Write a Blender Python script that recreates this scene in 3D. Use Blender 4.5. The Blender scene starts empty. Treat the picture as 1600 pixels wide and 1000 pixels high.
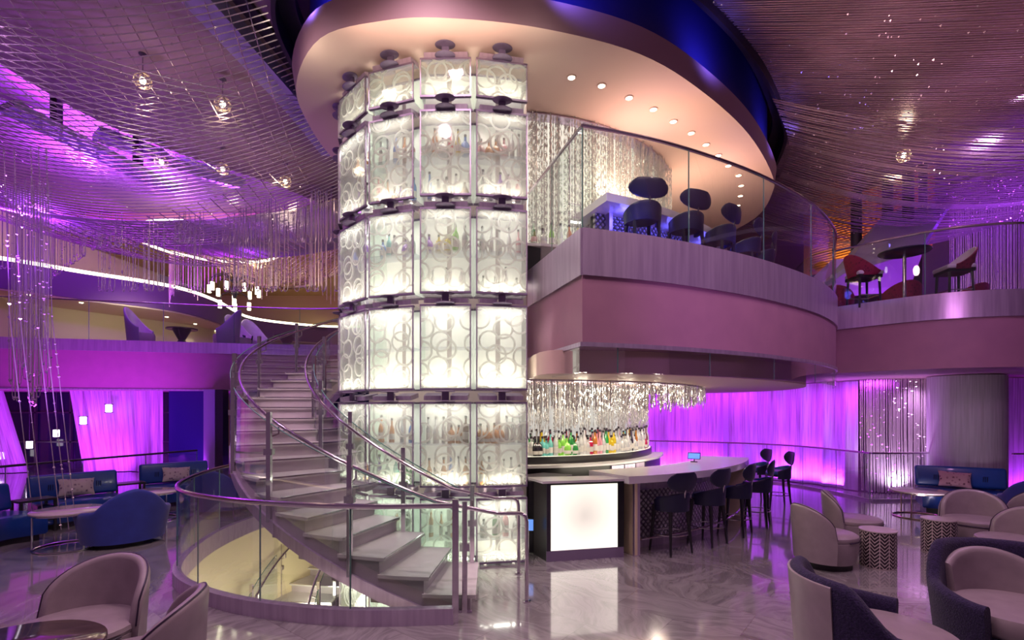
import bpy, math, random
from mathutils import Vector, Matrix
R = math.radians; PI = math.pi
S = bpy.context.scene
COL = S.collection
random.seed(7)

# ------------------------------------------------------------------ camera, world, big lights, exposure
EYE = 2.0; F = 800.0; HY = 640.0
cd = bpy.data.cameras.new('camera'); cam = bpy.data.objects.new('camera', cd); COL.objects.link(cam)
cd.sensor_width = 36; cd.lens = F/1600*36; cd.shift_y = (HY-500)/1600; cd.clip_end = 200
cam.location = (0, 0, EYE); cam.rotation_euler = (R(90), 0, 0); S.camera = cam
S.view_settings.view_transform = 'Standard'; S.view_settings.look = 'None'
S.view_settings.gamma = 1; S.view_settings.use_curve_mapping = False
S.view_settings.exposure = 0.0
W = bpy.data.worlds.new('mauve_ambient'); S.world = W; W.use_nodes = True
W.node_tree.nodes['Background'].inputs[0].default_value = (.30, .16, .28, 1)
W.node_tree.nodes['Background'].inputs[1].default_value = .35  # mauve ambient added for fill and for reflections in the metal
S.cycles.max_bounces = 6; S.cycles.diffuse_bounces = 3; S.cycles.glossy_bounces = 4
S.cycles.transparent_max_bounces = 24; S.cycles.transmission_bounces = 4
S.cycles.sample_clamp_indirect = 3.0; S.cycles.caustics_reflective = False; S.cycles.caustics_refractive = False

VIO = (.34, .04, 1.0); MAG = (.50, .04, .88); WARM = (1.0, .74, .5); CREAM = (1.0, .88, .68); BLUE = (.12, .1, 1.0); PINK = (1.0, .5, .62)
def area(loc, to, sx, sy, power, color, spread=180):
    l = bpy.data.lights.new('area_light', 'AREA'); l.shape = 'RECTANGLE'; l.size = sx; l.size_y = sy
    l.energy = power; l.color = color; l.spread = R(spread)
    o = bpy.data.objects.new('area_light', l); COL.objects.link(o); o.location = loc
    o.rotation_euler = (Vector(to)-Vector(loc)).to_track_quat('-Z', 'Y').to_euler(); return o
def point(loc, power, color, r=.1):
    l = bpy.data.lights.new('point_light', 'POINT'); l.energy = power; l.color = color; l.shadow_soft_size = r
    o = bpy.data.objects.new('point_light', l); COL.objects.link(o); o.location = loc; return o
def spot(loc, to, power, color, ang=70, blend=.6, r=.08):
    l = bpy.data.lights.new('spot_light', 'SPOT'); l.energy = power; l.color = color; l.spot_size = R(ang); l.spot_blend = blend; l.shadow_soft_size = r
    o = bpy.data.objects.new('spot_light', l); COL.objects.link(o); o.location = loc
    o.rotation_euler = (Vector(to)-Vector(loc)).to_track_quat('-Z', 'Y').to_euler(); return o
#LIGHTS
for x, y, e, c in ((-5,3,150,(.9,.5,.9)),(-1.5,3,150,(1,.66,.78)),(2,3.5,150,(1,.64,.78)),(5.5,4,130,(.9,.5,.85)),(-7,6.5,110,(.8,.42,1)),(-3.3,5.4,110,(1,.7,.75)),(3.4,5.2,110,(1,.72,.75)),(7.5,6.5,110,(.8,.42,.95)),(-1,4.8,150,(1,.7,.76)),(9,9,50,(.8,.4,1)),(-9,9.5,60,(.7,.3,1))):
    spot((x, y, 7.5), (x*.9, y+1.5, 0), e*2.2, c, 118, .8, .12)                    # added house-light spots over the lounge, without fixtures
spot((2.6,3.2,3.2),(3.2,7.2,3.4),120,(.75,.3,1),80,1,.2)  # added violet wash to brighten the balcony band and fascia
spot((-7.5,7.5,1.5),(-7.5,9.5,7.8),750,(.5,.14,1),110,1,.2)
for x, y, tx, ty in ((.6,5.9,.9,6.6),(3.1,7.2,2.7,7.8),(5.3,9.6,4.8,9.9),(-2.6,6.3,-2.2,6.9)): spot((x,y,6.99),(tx,ty,7.55),22,(.2,.15,1),140,1,.05)  # blue spots added on the disc edge to brighten the drum
spot((6.5,4.4,4.2),(7.8,9.0,3.3),120,(.8,.35,.8),80,1,.2)
area((1.7,8.6,5.5),(2.2,9.0,6.6),2.0,.8,60,(1,.62,.46)); area((3.2,10.2,5.5),(3.6,10.6,6.6),1.6,.8,55,(1,.62,.45))  # added uplights that turn the disc soffit peach
area((-1.0,6.1,6.3),(-1.0,6.2,6.6),2.0,.2,7,(1,.7,.55))
spot((1.3,6.3,4.15),(2.6,7.6,4.9),60,BLUE,110,1,.1); spot((3.5,7.3,4.15),(3.9,8.8,4.9),50,BLUE,110,1,.1)  # blue spots added to lift the upper stools out of the dark
spot((7.0,8.6,.3),(9.6,11,1.6),90,(.9,.75,.9),60,1,.2)  # added spot brightening the round column
# left: wall washers on curtains and balcony front
area((-9.2, 15.2, .12), (-12.5, 17.2, 2.2), 6, .25, 300, MAG, 150)
area((-13.5, 14.6, .12), (-15.5, 16.4, 2.2), 4, .25, 170, MAG, 150)
spot((-10.4, 11.3, .15), (-12.0, 14.9, 3.0), 1900, MAG, 75, 1.0, .2)
spot((-8.3, 12.6, .15), (-8.9, 15.6, 3.4), 160, VIO, 70, 1.0, .2)
area((-9.9, 11.6, 8.35), (-9.9, 12.4, 9.4), 4, 1.2, 700, (.42,.06,1))
area((-11.6, 14.0, 8.35), (-11.4, 14.5, 9.4), 3, 1.2, 380, (.42,.06,1))
area((-8.3,12.6,8.15),(-9,13.6,9.4),3,1,420,VIO)
area((-6.6, 14.2, 8.15), (-7.5, 15.5, 9.4), 3, 1, 220, VIO)
spot((-12.5, 10.5, 4.4), (-9, 12.5, 7.2), 900, VIO, 100, 1, .15)
spot((-8.0, 8.0, 4.2), (-8.5, 12.5, 7.0), 170, VIO, 90, 1, .15)
# left far lounge, warm
spot((-8,23,5.0),(-8.5,27,9),340,(1,.66,.3),120,1,.2); spot((-11,19.5,5),(-10,22,9),210,(1,.7,.36),120,1,.2); spot((-5,17.5,4.3),(-5.5,21,9),230,(1,.66,.32),110,1,.2)
spot((-13.5,18.5,5.6),(-16,21,4.6),150,CREAM,120,1,.2)
spot((-3.6,4.6,5.6),(-3.4,8.6,1.2),260,(1,.72,.85),75,1,.12)  # added spot above the flight to lighten the steps
spot((-1.2,4.4,4.5),(-1.2,5.9,.6),60,(1,.85,.75),70,1,.1)
spot((-7.6,9.5,.3),(-4.6,10.0,2.6),170,(.6,.25,1),80,1,.1)
# right: purple washers
area((5.3,15.6,.12),(5.9,16.3,1.6),2.6,.2,95,MAG,160)
area((7.75,13.7,.12),(8.3,14.1,1.5),2,.2,115,(.45,.05,1),150)
area((7.5,12.9,2.66),(8.3,13.5,.4),3,.25,60,MAG,150)
area((5.0,15.4,2.66),(5.6,16.6,.4),4,.25,70,MAG,150)
spot((8.4,11.6,.15),(9.0,12.2,1.6),260,(.75,.45,.9),120,1,.1); spot((9.3,11.7,2.6),(9.5,12.2,.8),140,(.8,.4,1),120,1,.1)  # spots added in front of the dark bead curtain
area((11.8, 10.6, .1), (12.8, 12.0, 1.6), 2, .3, 60, MAG, 150)
spot((10.8, 9.3, 4.05), (12.6, 13, 8), 700, VIO, 110, 1.0, .2)
spot((11.5,9.0,4.1),(14.5,15,6.8),1300,(.5,.1,1),90,1,.15)
spot((4.6,6.9,5.3),(7.5,8.5,7.6),150,(1,.5,.55),120,1,.12); spot((2.5,5.2,5.2),(5.0,5.2,7.6),130,(1,.5,.5),120,1,.12); spot((7.5,9.6,5.2),(9,10,7.5),120,(1,.45,.6),120,1,.12); spot((7.6,6.2,5.4),(9.5,7,7.6),110,(1,.45,.55),130,1,.12)  # added pink spots that brighten the bead canopy from below
spot((11.3,11.5,4.2),(12.5,12,9.2),1500,VIO,100,1,.15)

# ------------------------------------------------------------------ projection helpers: a photo pixel seen at a height or at a distance
def G(px, py, z=0.0):
    d = F*(EYE-z)/(py-HY); return Vector(((px-800)/F*d, d, z))
def D(px, py, d): return Vector(((px-800)/F*d, d, EYE+(HY-py)/F*d))

# ------------------------------------------------------------------ materials
MATS = {}
def mat(name, col=(.8,.8,.8), rough=.5, metal=0, em=None, es=0, spec=.5, coat=0, sheen=0, trans=0):
    if name in MATS: return MATS[name]
    m = bpy.data.materials.new(name); m.use_nodes = True; MATS[name] = m
    b = m.node_tree.nodes['Principled BSDF']
    b.inputs['Base Color'].default_value = (*col, 1); b.inputs['Roughness'].default_value = rough
    b.inputs['Metallic'].default_value = metal; b.inputs['Specular IOR Level'].default_value = spec
    b.inputs['Coat Weight'].default_value = coat; b.inputs['Sheen Weight'].default_value = sheen
    b.inputs['Transmission Weight'].default_value = trans
    if em: b.inputs['Emission Color'].default_value = (*em, 1); b.inputs['Emission Strength'].default_value = es
    return m
class NT:
    def __init__(s, m): s.t = m.node_tree; s.n = s.t.nodes; s.b = s.n.get('Principled BSDF'); s.out = s.n.get('Material Output')
    def __call__(s, typ, **kw):
        n = s.n.new(typ)
        for k, v in kw.items():
            if k.startswith('i_'):
                key = k[2:]; key = int(key) if key.isdigit() else key
                if hasattr(v, 'is_linked') or isinstance(v, bpy.types.NodeSocket): s.t.links.new(v, n.inputs[key])
                else: n.inputs[key].default_value = v
            else: setattr(n, k, v)
        return n
    def math(s, op, a, b=None, c=None):
        n = s('ShaderNodeMath', operation=op)
        for i, v in enumerate((a, b, c)):
            if v is None: continue
            if isinstance(v, bpy.types.NodeSocket): s.t.links.new(v, n.inputs[i])
            else: n.inputs[i].default_value = v
        return n.outputs[0]
    def vm(s, op, a, b=None):
        n = s('ShaderNodeVectorMath', operation=op)
        for i, v in enumerate((a, b)):
            if v is None: continue
            if isinstance(v, bpy.types.NodeSocket): s.t.links.new(v, n.inputs[i])
            else: n.inputs[i].default_value = v
        return n.outputs[0]
    def link(s, a, b): s.t.links.new(a, b)
    def ramp(s, fac, stops):
        n = s('ShaderNodeValToRGB'); s.link(fac, n.inputs[0]); e = n.color_ramp.elements
        while len(e) < len(stops): e.new(.5)
        for i, (p, c) in enumerate(stops): e[i].position = p; e[i].color = (*c, 1)
        return n.outputs[0]
    def mix(s, f, a, b):
        n = s('ShaderNodeMix', data_type='RGBA')
        for k, v in ((0, f), (6, a), (7, b)):
            if isinstance(v, bpy.types.NodeSocket): s.link(v, n.inputs[k])
            else: n.inputs[k].default_value = v if k == 0 else (*v, 1)
        return n.outputs[2]
    def bump(s, h, strength=.3, dist=.01):
        n = s('ShaderNodeBump'); n.inputs['Strength'].default_value = strength; n.inputs['Distance'].default_value = dist
        s.link(h, n.inputs['Height']); s.link(n.outputs[0], s.b.inputs['Normal'])
    def obj(s): return s('ShaderNodeTexCoord').outputs['Object']

def noisy(name, c1, c2, scale=8, rough=.5, metal=0, bump=0, bscale=60, sheen=0, coat=0, stretch=(1,1,1)):
    m = mat(name, c1, rough, metal, sheen=sheen, coat=coat); t = NT(m)
    co = t.vm('MULTIPLY', t.obj(), stretch)
    n = t('ShaderNodeTexNoise', i_Vector=co, i_Scale=scale, i_Detail=4.0)
    t.link(t.ramp(n.outputs[0], [(.3, c1), (.7, c2)]), t.b.inputs['Base Color'])
    if bump:
        n2 = t('ShaderNodeTexNoise', i_Vector=co, i_Scale=bscale, i_Detail=3.0); t.bump(n2.outputs[0], bump, .01)
    return m
def thin_glass(name, tint=(.93,.97,.95), refl=.32, base=.02):
    m = mat(name); t = NT(m); t.n.remove(t.b)
    fr = t('ShaderNodeFresnel', i_IOR=1.5)
    f = t.math('ADD', t.math('MULTIPLY', fr.outputs[0], refl), base)
    tr = t('ShaderNodeBsdfTransparent', i_Color=(*tint, 1)); gl = t('ShaderNodeBsdfGlossy', i_Color=(.95,.95,.97,1), i_Roughness=.02)
    mx = t('ShaderNodeMixShader', i_0=f); t.link(tr.outputs[0], mx.inputs[1]); t.link(gl.outputs[0], mx.inputs[2])
    t.link(mx.outputs[0], t.out.inputs[0]); return m
def etched(name, base=.22, ringf=.9, warm=(.97,.97,.93)):
    m = mat(name); t = NT(m); t.n.remove(t.b)
    co = t.vm('ADD', t.obj(), t.vm('MULTIPLY', t('ShaderNodeObjectInfo').outputs['Location'], (1.7, 2.9, 2.3)))
    sep = t('ShaderNodeSeparateXYZ', i_0=co)
    fac = None
    for i, (sc, r, ox, oz, rnd) in enumerate([(2.7,.33,.0,.0,.45), (2.9,.36,.47,.31,.4)]):
        cb = t('ShaderNodeCombineXYZ', i_0=t.math('ADD', sep.outputs[0], ox/sc*1.1), i_1=t.math('ADD', sep.outputs[2], oz/sc*1.3))
        v = t('ShaderNodeTexVoronoi', voronoi_dimensions='2D', feature='F1', i_Vector=cb.outputs[0], i_Scale=sc, i_Randomness=rnd)
        d = t.math('ABSOLUTE', t.math('SUBTRACT', v.outputs['Distance'], r))
        k = t.math('LESS_THAN', d, .034)
        fac = k if fac is None else t.math('MAXIMUM', fac, k)
    f = t.math('ADD', t.math('MULTIPLY', fac, ringf-base), base)
    tr = t('ShaderNodeBsdfTransparent', i_Color=(.96,.98,.96,1))
    df = t('ShaderNodeBsdfDiffuse', i_Color=(*warm, 1)); tl = t('ShaderNodeBsdfTranslucent', i_Color=(*warm, 1))
    a = t('ShaderNodeMixShader', i_0=.88); t.link(df.outputs[0], a.inputs[1]); t.link(tl.outputs[0], a.inputs[2])
    mx = t('ShaderNodeMixShader', i_0=f); t.link(tr.outputs[0], mx.inputs[1]); t.link(a.outputs[0], mx.inputs[2])
    gl = t('ShaderNodeBsdfGlossy', i_Roughness=.05); fr = t('ShaderNodeFresnel', i_IOR=1.4)
    m2 = t('ShaderNodeMixShader', i_0=t.math('MULTIPLY', fr.outputs[0], .5)); t.link(mx.outputs[0], m2.inputs[1]); t.link(gl.outputs[0], m2.inputs[2])
    t.link(m2.outputs[0], t.out.inputs[0]); return m
def sheer(name, col, alpha=.75, scale=60, axis_mix=True):
    """fine strand fabric: vertical threads with gaps"""
    m = mat(name); t = NT(m); t.n.remove(t.b)
    uv = t('ShaderNodeTexCoord').outputs['UV']; sep = t('ShaderNodeSeparateXYZ', i_0=uv)
    cb = t('ShaderNodeCombineXYZ', i_0=sep.outputs[0], i_1=t.math('MULTIPLY', sep.outputs[1], .02))
    n1 = t('ShaderNodeTexNoise', i_Vector=cb.outputs[0], i_Scale=scale*1.0, i_Detail=2.0)
    n2 = t('ShaderNodeTexNoise', i_Vector=cb.outputs[0], i_Scale=scale*.12, i_Detail=1.0)
    f = t.math('ADD', t.math('MULTIPLY', n1.outputs[0], .75), t.math('MULTIPLY', n2.outputs[0], .45))
    f = t('ShaderNodeMapRange', i_0=f, i_1=.42, i_2=.66, i_3=max(0, alpha-.35), i_4=min(1, alpha+.2)).outputs[0]
    tr = t('ShaderNodeBsdfTransparent'); df = t('ShaderNodeBsdfDiffuse', i_Color=(*col, 1)); tl = t('ShaderNodeBsdfTranslucent', i_Color=(*col, 1))
    a = t('ShaderNodeMixShader', i_0=.35); t.link(df.outputs[0], a.inputs[1]); t.link(tl.outputs[0], a.inputs[2])
    mx = t('ShaderNodeMixShader', i_0=f); t.link(tr.outputs[0], mx.inputs[1]); t.link(a.outputs[0], mx.inputs[2])
    t.link(mx.outputs[0], t.out.inputs[0]); return m
def marble():
    m = mat('marble_floor', rough=.16, spec=.8, coat=1.0); m.node_tree.nodes['Principled BSDF'].inputs['Coat IOR'].default_value = 2.0; m.node_tree.nodes['Principled BSDF'].inputs['Coat Roughness'].default_value = .06; t = NT(m)
    co = t.obj(); rot = t('ShaderNodeMapping', i_0=co); rot.inputs['Rotation'].default_value = (0, 0, R(38))
    sc = t.vm('MULTIPLY', rot.outputs[0], (1/1.2, 1/.6, 0))
    row = t.math('FLOOR', t('ShaderNodeSeparateXYZ', i_0=sc).outputs[1])
    sh = t('ShaderNodeCombineXYZ', i_0=t.math('MULTIPLY', row, .5)); sc2 = t.vm('ADD', sc, sh.outputs[0])
    cell = t.vm('FLOOR', sc2); fr = t.vm('FRACTION', sc2)
    wn = t('ShaderNodeTexWhiteNoise', noise_dimensions='2D', i_Vector=cell)
    ang = t.math('MULTIPLY', wn.outputs[0], 6.28)
    vr = t('ShaderNodeVectorRotate', rotation_type='Z_AXIS', i_Vector=t.vm('ADD', rot.outputs[0], wn.outputs[1]), i_Angle=ang)
    st = t.vm('MULTIPLY', vr.outputs[0], (.55, 3.4, 1))
    n0 = t('ShaderNodeTexNoise', i_Vector=t.vm('MULTIPLY', vr.outputs[0], (.7,1.1,1)), i_Scale=1.6, i_Detail=2.0)
    dv = t.vm('ADD', st, t.vm('MULTIPLY', n0.outputs[1], (.6, 2.4, 0)))
    n = t('ShaderNodeTexNoise', i_Vector=dv, i_Scale=1.1, i_Detail=6.0, i_Roughness=.62)
    c = t.ramp(n.outputs[0], [(.28, (.15,.135,.14)), (.42, (.25,.235,.235)), (.5, (.36,.34,.34)), (.58,(.24,.225,.225)), (.72, (.46,.44,.43))])
    s2 = t('ShaderNodeSeparateXYZ', i_0=fr)
    gx = t.math('LESS_THAN', s2.outputs[0], .006); gy = t.math('LESS_THAN', s2.outputs[1], .012)
    g = t.math('MAXIMUM', gx, gy)
    t.link(t.mix(t.math('MULTIPLY', g, .6), c, (.16,.14,.14)), t.b.inputs['Base Color'])
    return m
def tufted():
    m = mat('silver_quilted', (.42,.4,.42), .3, .75); t = NT(m)
    uv = t('ShaderNodeTexCoord').outputs['UV']; sep = t('ShaderNodeSeparateXYZ', i_0=uv)
    k = 11.0
    a = t.math('ABSOLUTE', t.math('SINE', t.math('MULTIPLY', t.math('ADD', sep.outputs[0], sep.outputs[1]), PI*k)))
    b = t.math('ABSOLUTE', t.math('SINE', t.math('MULTIPLY', t.math('SUBTRACT', sep.outputs[0], sep.outputs[1]), PI*k)))
    h = t.math('MULTIPLY', t.math('POWER', a, .5), t.math('POWER', b, .5)); t.bump(h, 1.0, .03)
    t.link(t.mix(h, (.08,.07,.1), (.6,.57,.6)), t.b.inputs['Base Color'])
    return m
def chevron():
    m = mat('chevron_inlay', rough=.6); t = NT(m)
    uv = t('ShaderNodeTexCoord').outputs['UV']; sep = t('ShaderNodeSeparateXYZ', i_0=uv)
    u = t.math('MULTIPLY', sep.outputs[0], 12.0); fu = t.math('FRACT', u)
    tri = t.math('ABSOLUTE', t.math('SUBTRACT', fu, .5))
    v = t.math('FRACT', t.math('SUBTRACT', t.math('MULTIPLY', sep.outputs[1], 10.0), t.math('MULTIPLY', tri, 2.4)))
    line = t.math('LESS_THAN', v, .36)
    edge = t.math('LESS_THAN', t.math('SUBTRACT', .5, tri), .045)
    f = t.math('MAXIMUM', line, edge)
    t.link(t.mix(f, (.012,.004,.012), (.55,.45,.45)), t.b.inputs['Base Color']); return m
def floral(name, c1, c2, c3):
    m = mat(name, rough=.8); t = NT(m)
    v = t('ShaderNodeTexVoronoi', i_Vector=t.obj(), i_Scale=16.0); n = t('ShaderNodeTexNoise', i_Vector=t.obj(), i_Scale=30.0)
    f = t.math('ADD', v.outputs['Distance'], t.math('MULTIPLY', n.outputs[0], .4))
    t.link(t.ramp(f, [(.25, c3), (.42, c2), (.6, c1)]), t.b.inputs['Base Color']); return m
def leather(name, c, rough=.38):
    m = mat(name, c, rough, coat=.15); t = NT(m)
    n = t('ShaderNodeTexNoise', i_Vector=t.obj(), i_Scale=9.0, i_Detail=3.0)
    t.link(t.mix(n.outputs[0], tuple(x*.8 for x in c), tuple(min(1,x*1.18) for x in c)), t.b.inputs['Base Color'])
    n2 = t('ShaderNodeTexNoise', i_Vector=t.obj(), i_Scale=120.0); t.bump(n2.outputs[0], .12, .004); return m

M_floor = marble()
M_plaster = noisy('mauve_plaster', (.34,.165,.245), (.385,.19,.27), 3, .6)
M_discs = mat('peach_plaster', (.80,.58,.50), .55)
M_rim = mat('pink_plaster', (.45,.27,.33), .6)
M_blue_wall = mat('royal_blue_paint', (.006,.008,.085), .4)
M_ceil = mat('mauve_ceiling', (.30,.19,.24), .7)
M_ceil_low = mat('pale_ceiling', (.62,.5,.52), .6)
M_gold = mat('bronze_ceiling', (.42,.27,.14), .55)
M_cream = mat('cream_wall', (.78,.66,.42), .6)
M_dark = mat('black_lacquer', (.012,.011,.013), .3)
M_dgrey = mat('dark_metal', (.06,.05,.07), .4, .6)
M_steel = noisy('brushed_steel', (.50,.39,.55), (.66,.55,.70), 3, .32, .68, .12, 5, stretch=(6,6,.4))
M_rail = mat('polished_steel', (.72,.66,.72), .16, 1)
M_bracket = mat('mauve_metal', (.3,.23,.36), .45, .6)
M_brass = mat('pale_brass', (.75,.62,.42), .22, 1)
M_glass = thin_glass('clear_glass'); M_edge = mat('glass_edge', (.12,.26,.22), .1)
M_glass_frost = thin_glass('faint_glass', (.9,.9,.93), .5, .06)
M_etch = etched('ring_etched_glass')
M_glow = mat('backlit_panel', (.8,.8,.76), .6, em=(1,.97,.84), es=.34)
M_glow_hot = mat('bright_backlit_panel', (.8,.8,.76), .6, em=(1,.97,.8), es=.55)
M_puck = mat('warm_lamp', (1,1,1), em=(1,.85,.6), es=14)
M_led = mat('led_strip', (1,1,1), em=(1,.86,.6), es=5)
M_ledw = mat('white_led', (1,1,1), em=(1,.97,.9), es=6)
M_tread = noisy('grey_stone_lit', (.68,.65,.63), (.76,.73,.71), 5, .3)  # lighter copy of the stone: light from above put into the colour
M_riser = noisy('grey_stone_shaded', (.50,.43,.47), (.55,.48,.52), 5, .4)  # darker copy of the same stone: shade put into the colour
M_quartz = mat('white_quartz', (.88,.85,.86), .15)
M_grey_l = leather('grey_leather', (.33,.265,.29)); M_blue_l = leather('blue_leather', (.01,.045,.24), .28)
M_navy = leather('navy_leather', (.012,.012,.045), .4); M_pipe = mat('dark_piping', (.03,.015,.04), .4)
M_blue_f = noisy('blue_velvet', (.01,.02,.2), (.016,.03,.26), 6, .75, sheen=.3)
M_boucle = noisy('purple_boucle', (.006,.003,.03), (.035,.018,.085), 70, .95, bump=.8, bscale=90, sheen=.12)
M_wood = mat('black_wood', (.012,.01,.014), .35)
M_crystal = mat('crystal_bead', (.88,.86,.84), .12, .55)
M_silverbead = mat('silver_bead', (.78,.68,.7), .22, .75)
M_goldbead = mat('champagne_bead', (.8,.66,.5), .25, .7)
M_sheer = sheer('violet_sheer', (.78,.66,.90), .82, 45)
M_sheer_w = sheer('pale_sheer', (.66,.60,.68), .95, 45)
M_tuft = tufted(); M_chev = chevron()
M_floral_a = floral('floral_fabric', (.42,.35,.33), (.22,.16,.2), (.06,.03,.08)); M_floral_b = floral('pink_floral_fabric', (.42,.22,.28), (.2,.07,.12), (.06,.02,.05))
M_red = floral('red_patterned_fabric', (.22,.01,.05), (.10,.005,.03), (.3,.03,.08))
M_white_l = leather('white_leather', (.62,.55,.62)); M_tabletop = mat('stone_tabletop', (.5,.42,.42), .12)
M_darktop = noisy('dark_bronze_tabletop', (.05,.03,.04), (.14,.09,.08), 4, .08, .3, stretch=(1,12,1))
M_screen = mat('screen_glow', (.1,.2,.5), .2, em=(.15,.35,1), es=.9)
M_night = mat('night_glass', (.006,.005,.03), .08)
M_orange = mat('amber_slats', (.75,.33,.07), .5); M_lavender = mat('lavender_panel', (.4,.33,.55), .5)
M_redwall = mat('red_wall', (.4,.01,.03), .6)
BOT = {k: mat('bottle_'+k, c, .12, trans=0, spec=.8, coat=.6) for k, c in dict(clear=(.62,.64,.63), amber=(.55,.2,.03), brown=(.16,.05,.02), green=(.03,.28,.06), blue=(.1,.25,.75),
      black=(.015,.015,.02), gold=(.75,.55,.02), red=(.55,.02,.08), purple=(.3,.08,.6), pink=(.8,.35,.4), white=(.8,.8,.8), cyan=(.2,.65,.6), lime=(.3,.75,.1)).items()}
M_label = mat('paper_label', (.8,.78,.72), .6); M_cap = mat('bottle_cap', (.04,.03,.04), .3)

# ------------------------------------------------------------------ mesh builder
class MB:
    def __init__(s): s.v = []; s.f = []; s.m = []; s.uv = {}
    def add(s, vs, fs, mi=0, uvs=None):
        o = len(s.v); s.v += [tuple(p) for p in vs]
        for i, f in enumerate(fs):
            if uvs: s.uv[len(s.f)] = [uvs[k] for k in f]
            s.f.append([o+k for k in f]); s.m.append(mi)
        return s
    def box(s, c, size, mi=0, rz=0, rx=0):
        x, y, z = (k/2 for k in size); M = Matrix.Translation(c) @ Matrix.Rotation(rz, 4, 'Z') @ Matrix.Rotation(rx, 4, 'X')
        vs = [M @ Vector((a*x, b*y, d*z)) for a in (-1,1) for b in (-1,1) for d in (-1,1)]
        return s.add(vs, [(0,1,3,2),(4,6,7,5),(0,4,5,1),(2,3,7,6),(0,2,6,4),(1,5,7,3)], mi)
    def rbox(s, c, size, r=.03, mi=0, rz=0, rx=0, n=3):
        """box with rounded vertical and horizontal edges (superellipse-like cap rings)"""
        x, y, z = (k/2 for k in size); r = min(r, x*.99, y*.99, z*.99); M = Matrix.Translation(c) @ Matrix.Rotation(rz, 4, 'Z') @ Matrix.Rotation(rx, 4, 'X')
        rings = []
        lev = [(-z + r - r*math.cos(a), r - r*math.sin(a)) for a in [PI/2*i/n for i in range(n+1)]]
        lev += [(z - r + r*math.sin(a), r - r*math.cos(a)) for a in [PI/2*i/n for i in range(n+1)]]
        vs = []
        for (h, ins) in lev:
            for q, (sx, sy) in enumerate(((1,1),(-1,1),(-1,-1),(1,-1))):
                for i in range(n+1):
                    a = PI/2*q + PI/2*i/n; rr = r-ins+1e-4
                    vs.append(M @ Vector((sx*(x-r)+rr*math.cos(a), sy*(y-r)+rr*math.sin(a), h)))
        k = 4*(n+1); fs = []
        for L in range(len(lev)-1):
            for i in range(k): fs.append((L*k+i, L*k+(i+1)%k, (L+1)*k+(i+1)%k, (L+1)*k+i))
        fs.append(tuple(range(k))[::-1]); fs.append(tuple((len(lev)-1)*k+i for i in range(k)))
        return s.add(vs, fs, mi)
    def tube(s, pts, r, n=6, mi=0, closed=False, caps=True):
        pts = [Vector(p) for p in pts]; m = len(pts); vs = []; prev = None
        for i, p in enumerate(pts):
            a = pts[(i-1) % m] if closed or i > 0 else p; b = pts[(i+1) % m] if closed or i < m-1 else p
            t = (b-a).normalized() if (b-a).length > 1e-9 else Vector((0,0,1))
            up = Vector((0,0,1)) if abs(t.z) < .95 else Vector((1,0,0))
            if prev is not None and abs(prev.dot(t)) < .9: up = prev
            u = (up - t*up.dot(t)).normalized(); w = t.cross(u); prev = u
            rr = r[i] if isinstance(r, (list, tuple)) else r
            vs += [p + (u*math.cos(2*PI*k/n) + w*math.sin(2*PI*k/n))*rr for k in range(n)]
        fs = []
        for i in range(m if closed else m-1):
            j = (i+1) % m
            for k in range(n): fs.append((i*n+k, i*n+(k+1)%n, j*n+(k+1)%n, j*n+k))
        if caps and not closed: fs.append(tuple(range(n))[::-1]); fs.append(tuple((m-1)*n+k for k in range(n)))
        return s.add(vs, fs, mi)
    def lathe(s, prof, n=24, c=(0,0,0), mi=0, sx=1, sy=1, uv=False, caps=True):
        vs = []; c = Vector(c); uvs = []
        for j, (r, z) in enumerate(prof):
            for k in range(n + (1 if uv else 0)):
                a = 2*PI*k/n; vs.append(c + Vector((r*math.cos(a)*sx, r*math.sin(a)*sy, z))); uvs.append((k/n, z))
        w = n + (1 if uv else 0); fs = []
        for j in range(len(prof)-1):
            for k in range(n):
                k2 = k+1 if uv else (k+1) % n
                fs.append((j*w+k, j*w+k2, (j+1)*w+k2, (j+1)*w+k))
        if caps and prof[0][0] > 1e-4: fs.append(tuple(range(n))[::-1])
        if caps and prof[-1][0] > 1e-4: fs.append(tuple((len(prof)-1)*w+k for k in range(n)))
        return s.add(vs, fs, mi, uvs if uv else None)
    def prism(s, poly, z0, z1, mi=0, cap=True, mi_cap=None):
        n = len(poly); vs = [(p[0], p[1], z0) for p in poly] + [(p[0], p[1], z1) for p in poly]
        s.add(vs, [(i, (i+1)%n, n+(i+1)%n, n+i) for i in range(n)], mi)
        if cap: s.add(vs, [tuple(range(n))[::-1], tuple(range(n, 2*n))], mi if mi_cap is None else mi_cap)
        return s
    def strip(s, path, z0, z1, th, mi=0, closed=False):
        """thick vertical wall along a plan path; z0/z1 numbers or lists"""
        P = [Vector((p[0], p[1])) for p in path]; m = len(P); vs = []; us = []; L = 0
        for i, p in enumerate(P):
            a = P[(i-1)%m] if closed or i > 0 else p; b = P[(i+1)%m] if closed or i < m-1 else p
            t = (b-a).normalized(); nn = Vector((-t.y, t.x))*th/2
            if i: L += (p-P[i-1]).length
            l = z0[i] if isinstance(z0, (list, tuple)) else z0; h = z1[i] if isinstance(z1, (list, tuple)) else z1
            vs += [(p.x+nn.x, p.y+nn.y, l), (p.x+nn.x, p.y+nn.y, h), (p.x-nn.x, p.y-nn.y, h), (p.x-nn.x, p.y-nn.y, l)]
            us += [(L, l), (L, h), (L, h), (L, l)]
        fs = []
        for i in range(m if closed else m-1):
            j = (i+1) % m
            for k in range(4): fs.append((i*4+k, j*4+k, j*4+(k+1)%4, i*4+(k+1)%4))
        if not closed: fs += [(0,1,2,3), ((m-1)*4+3, (m-1)*4+2, (m-1)*4+1, (m-1)*4)]
        return s.add(vs, fs, mi, us)
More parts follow.
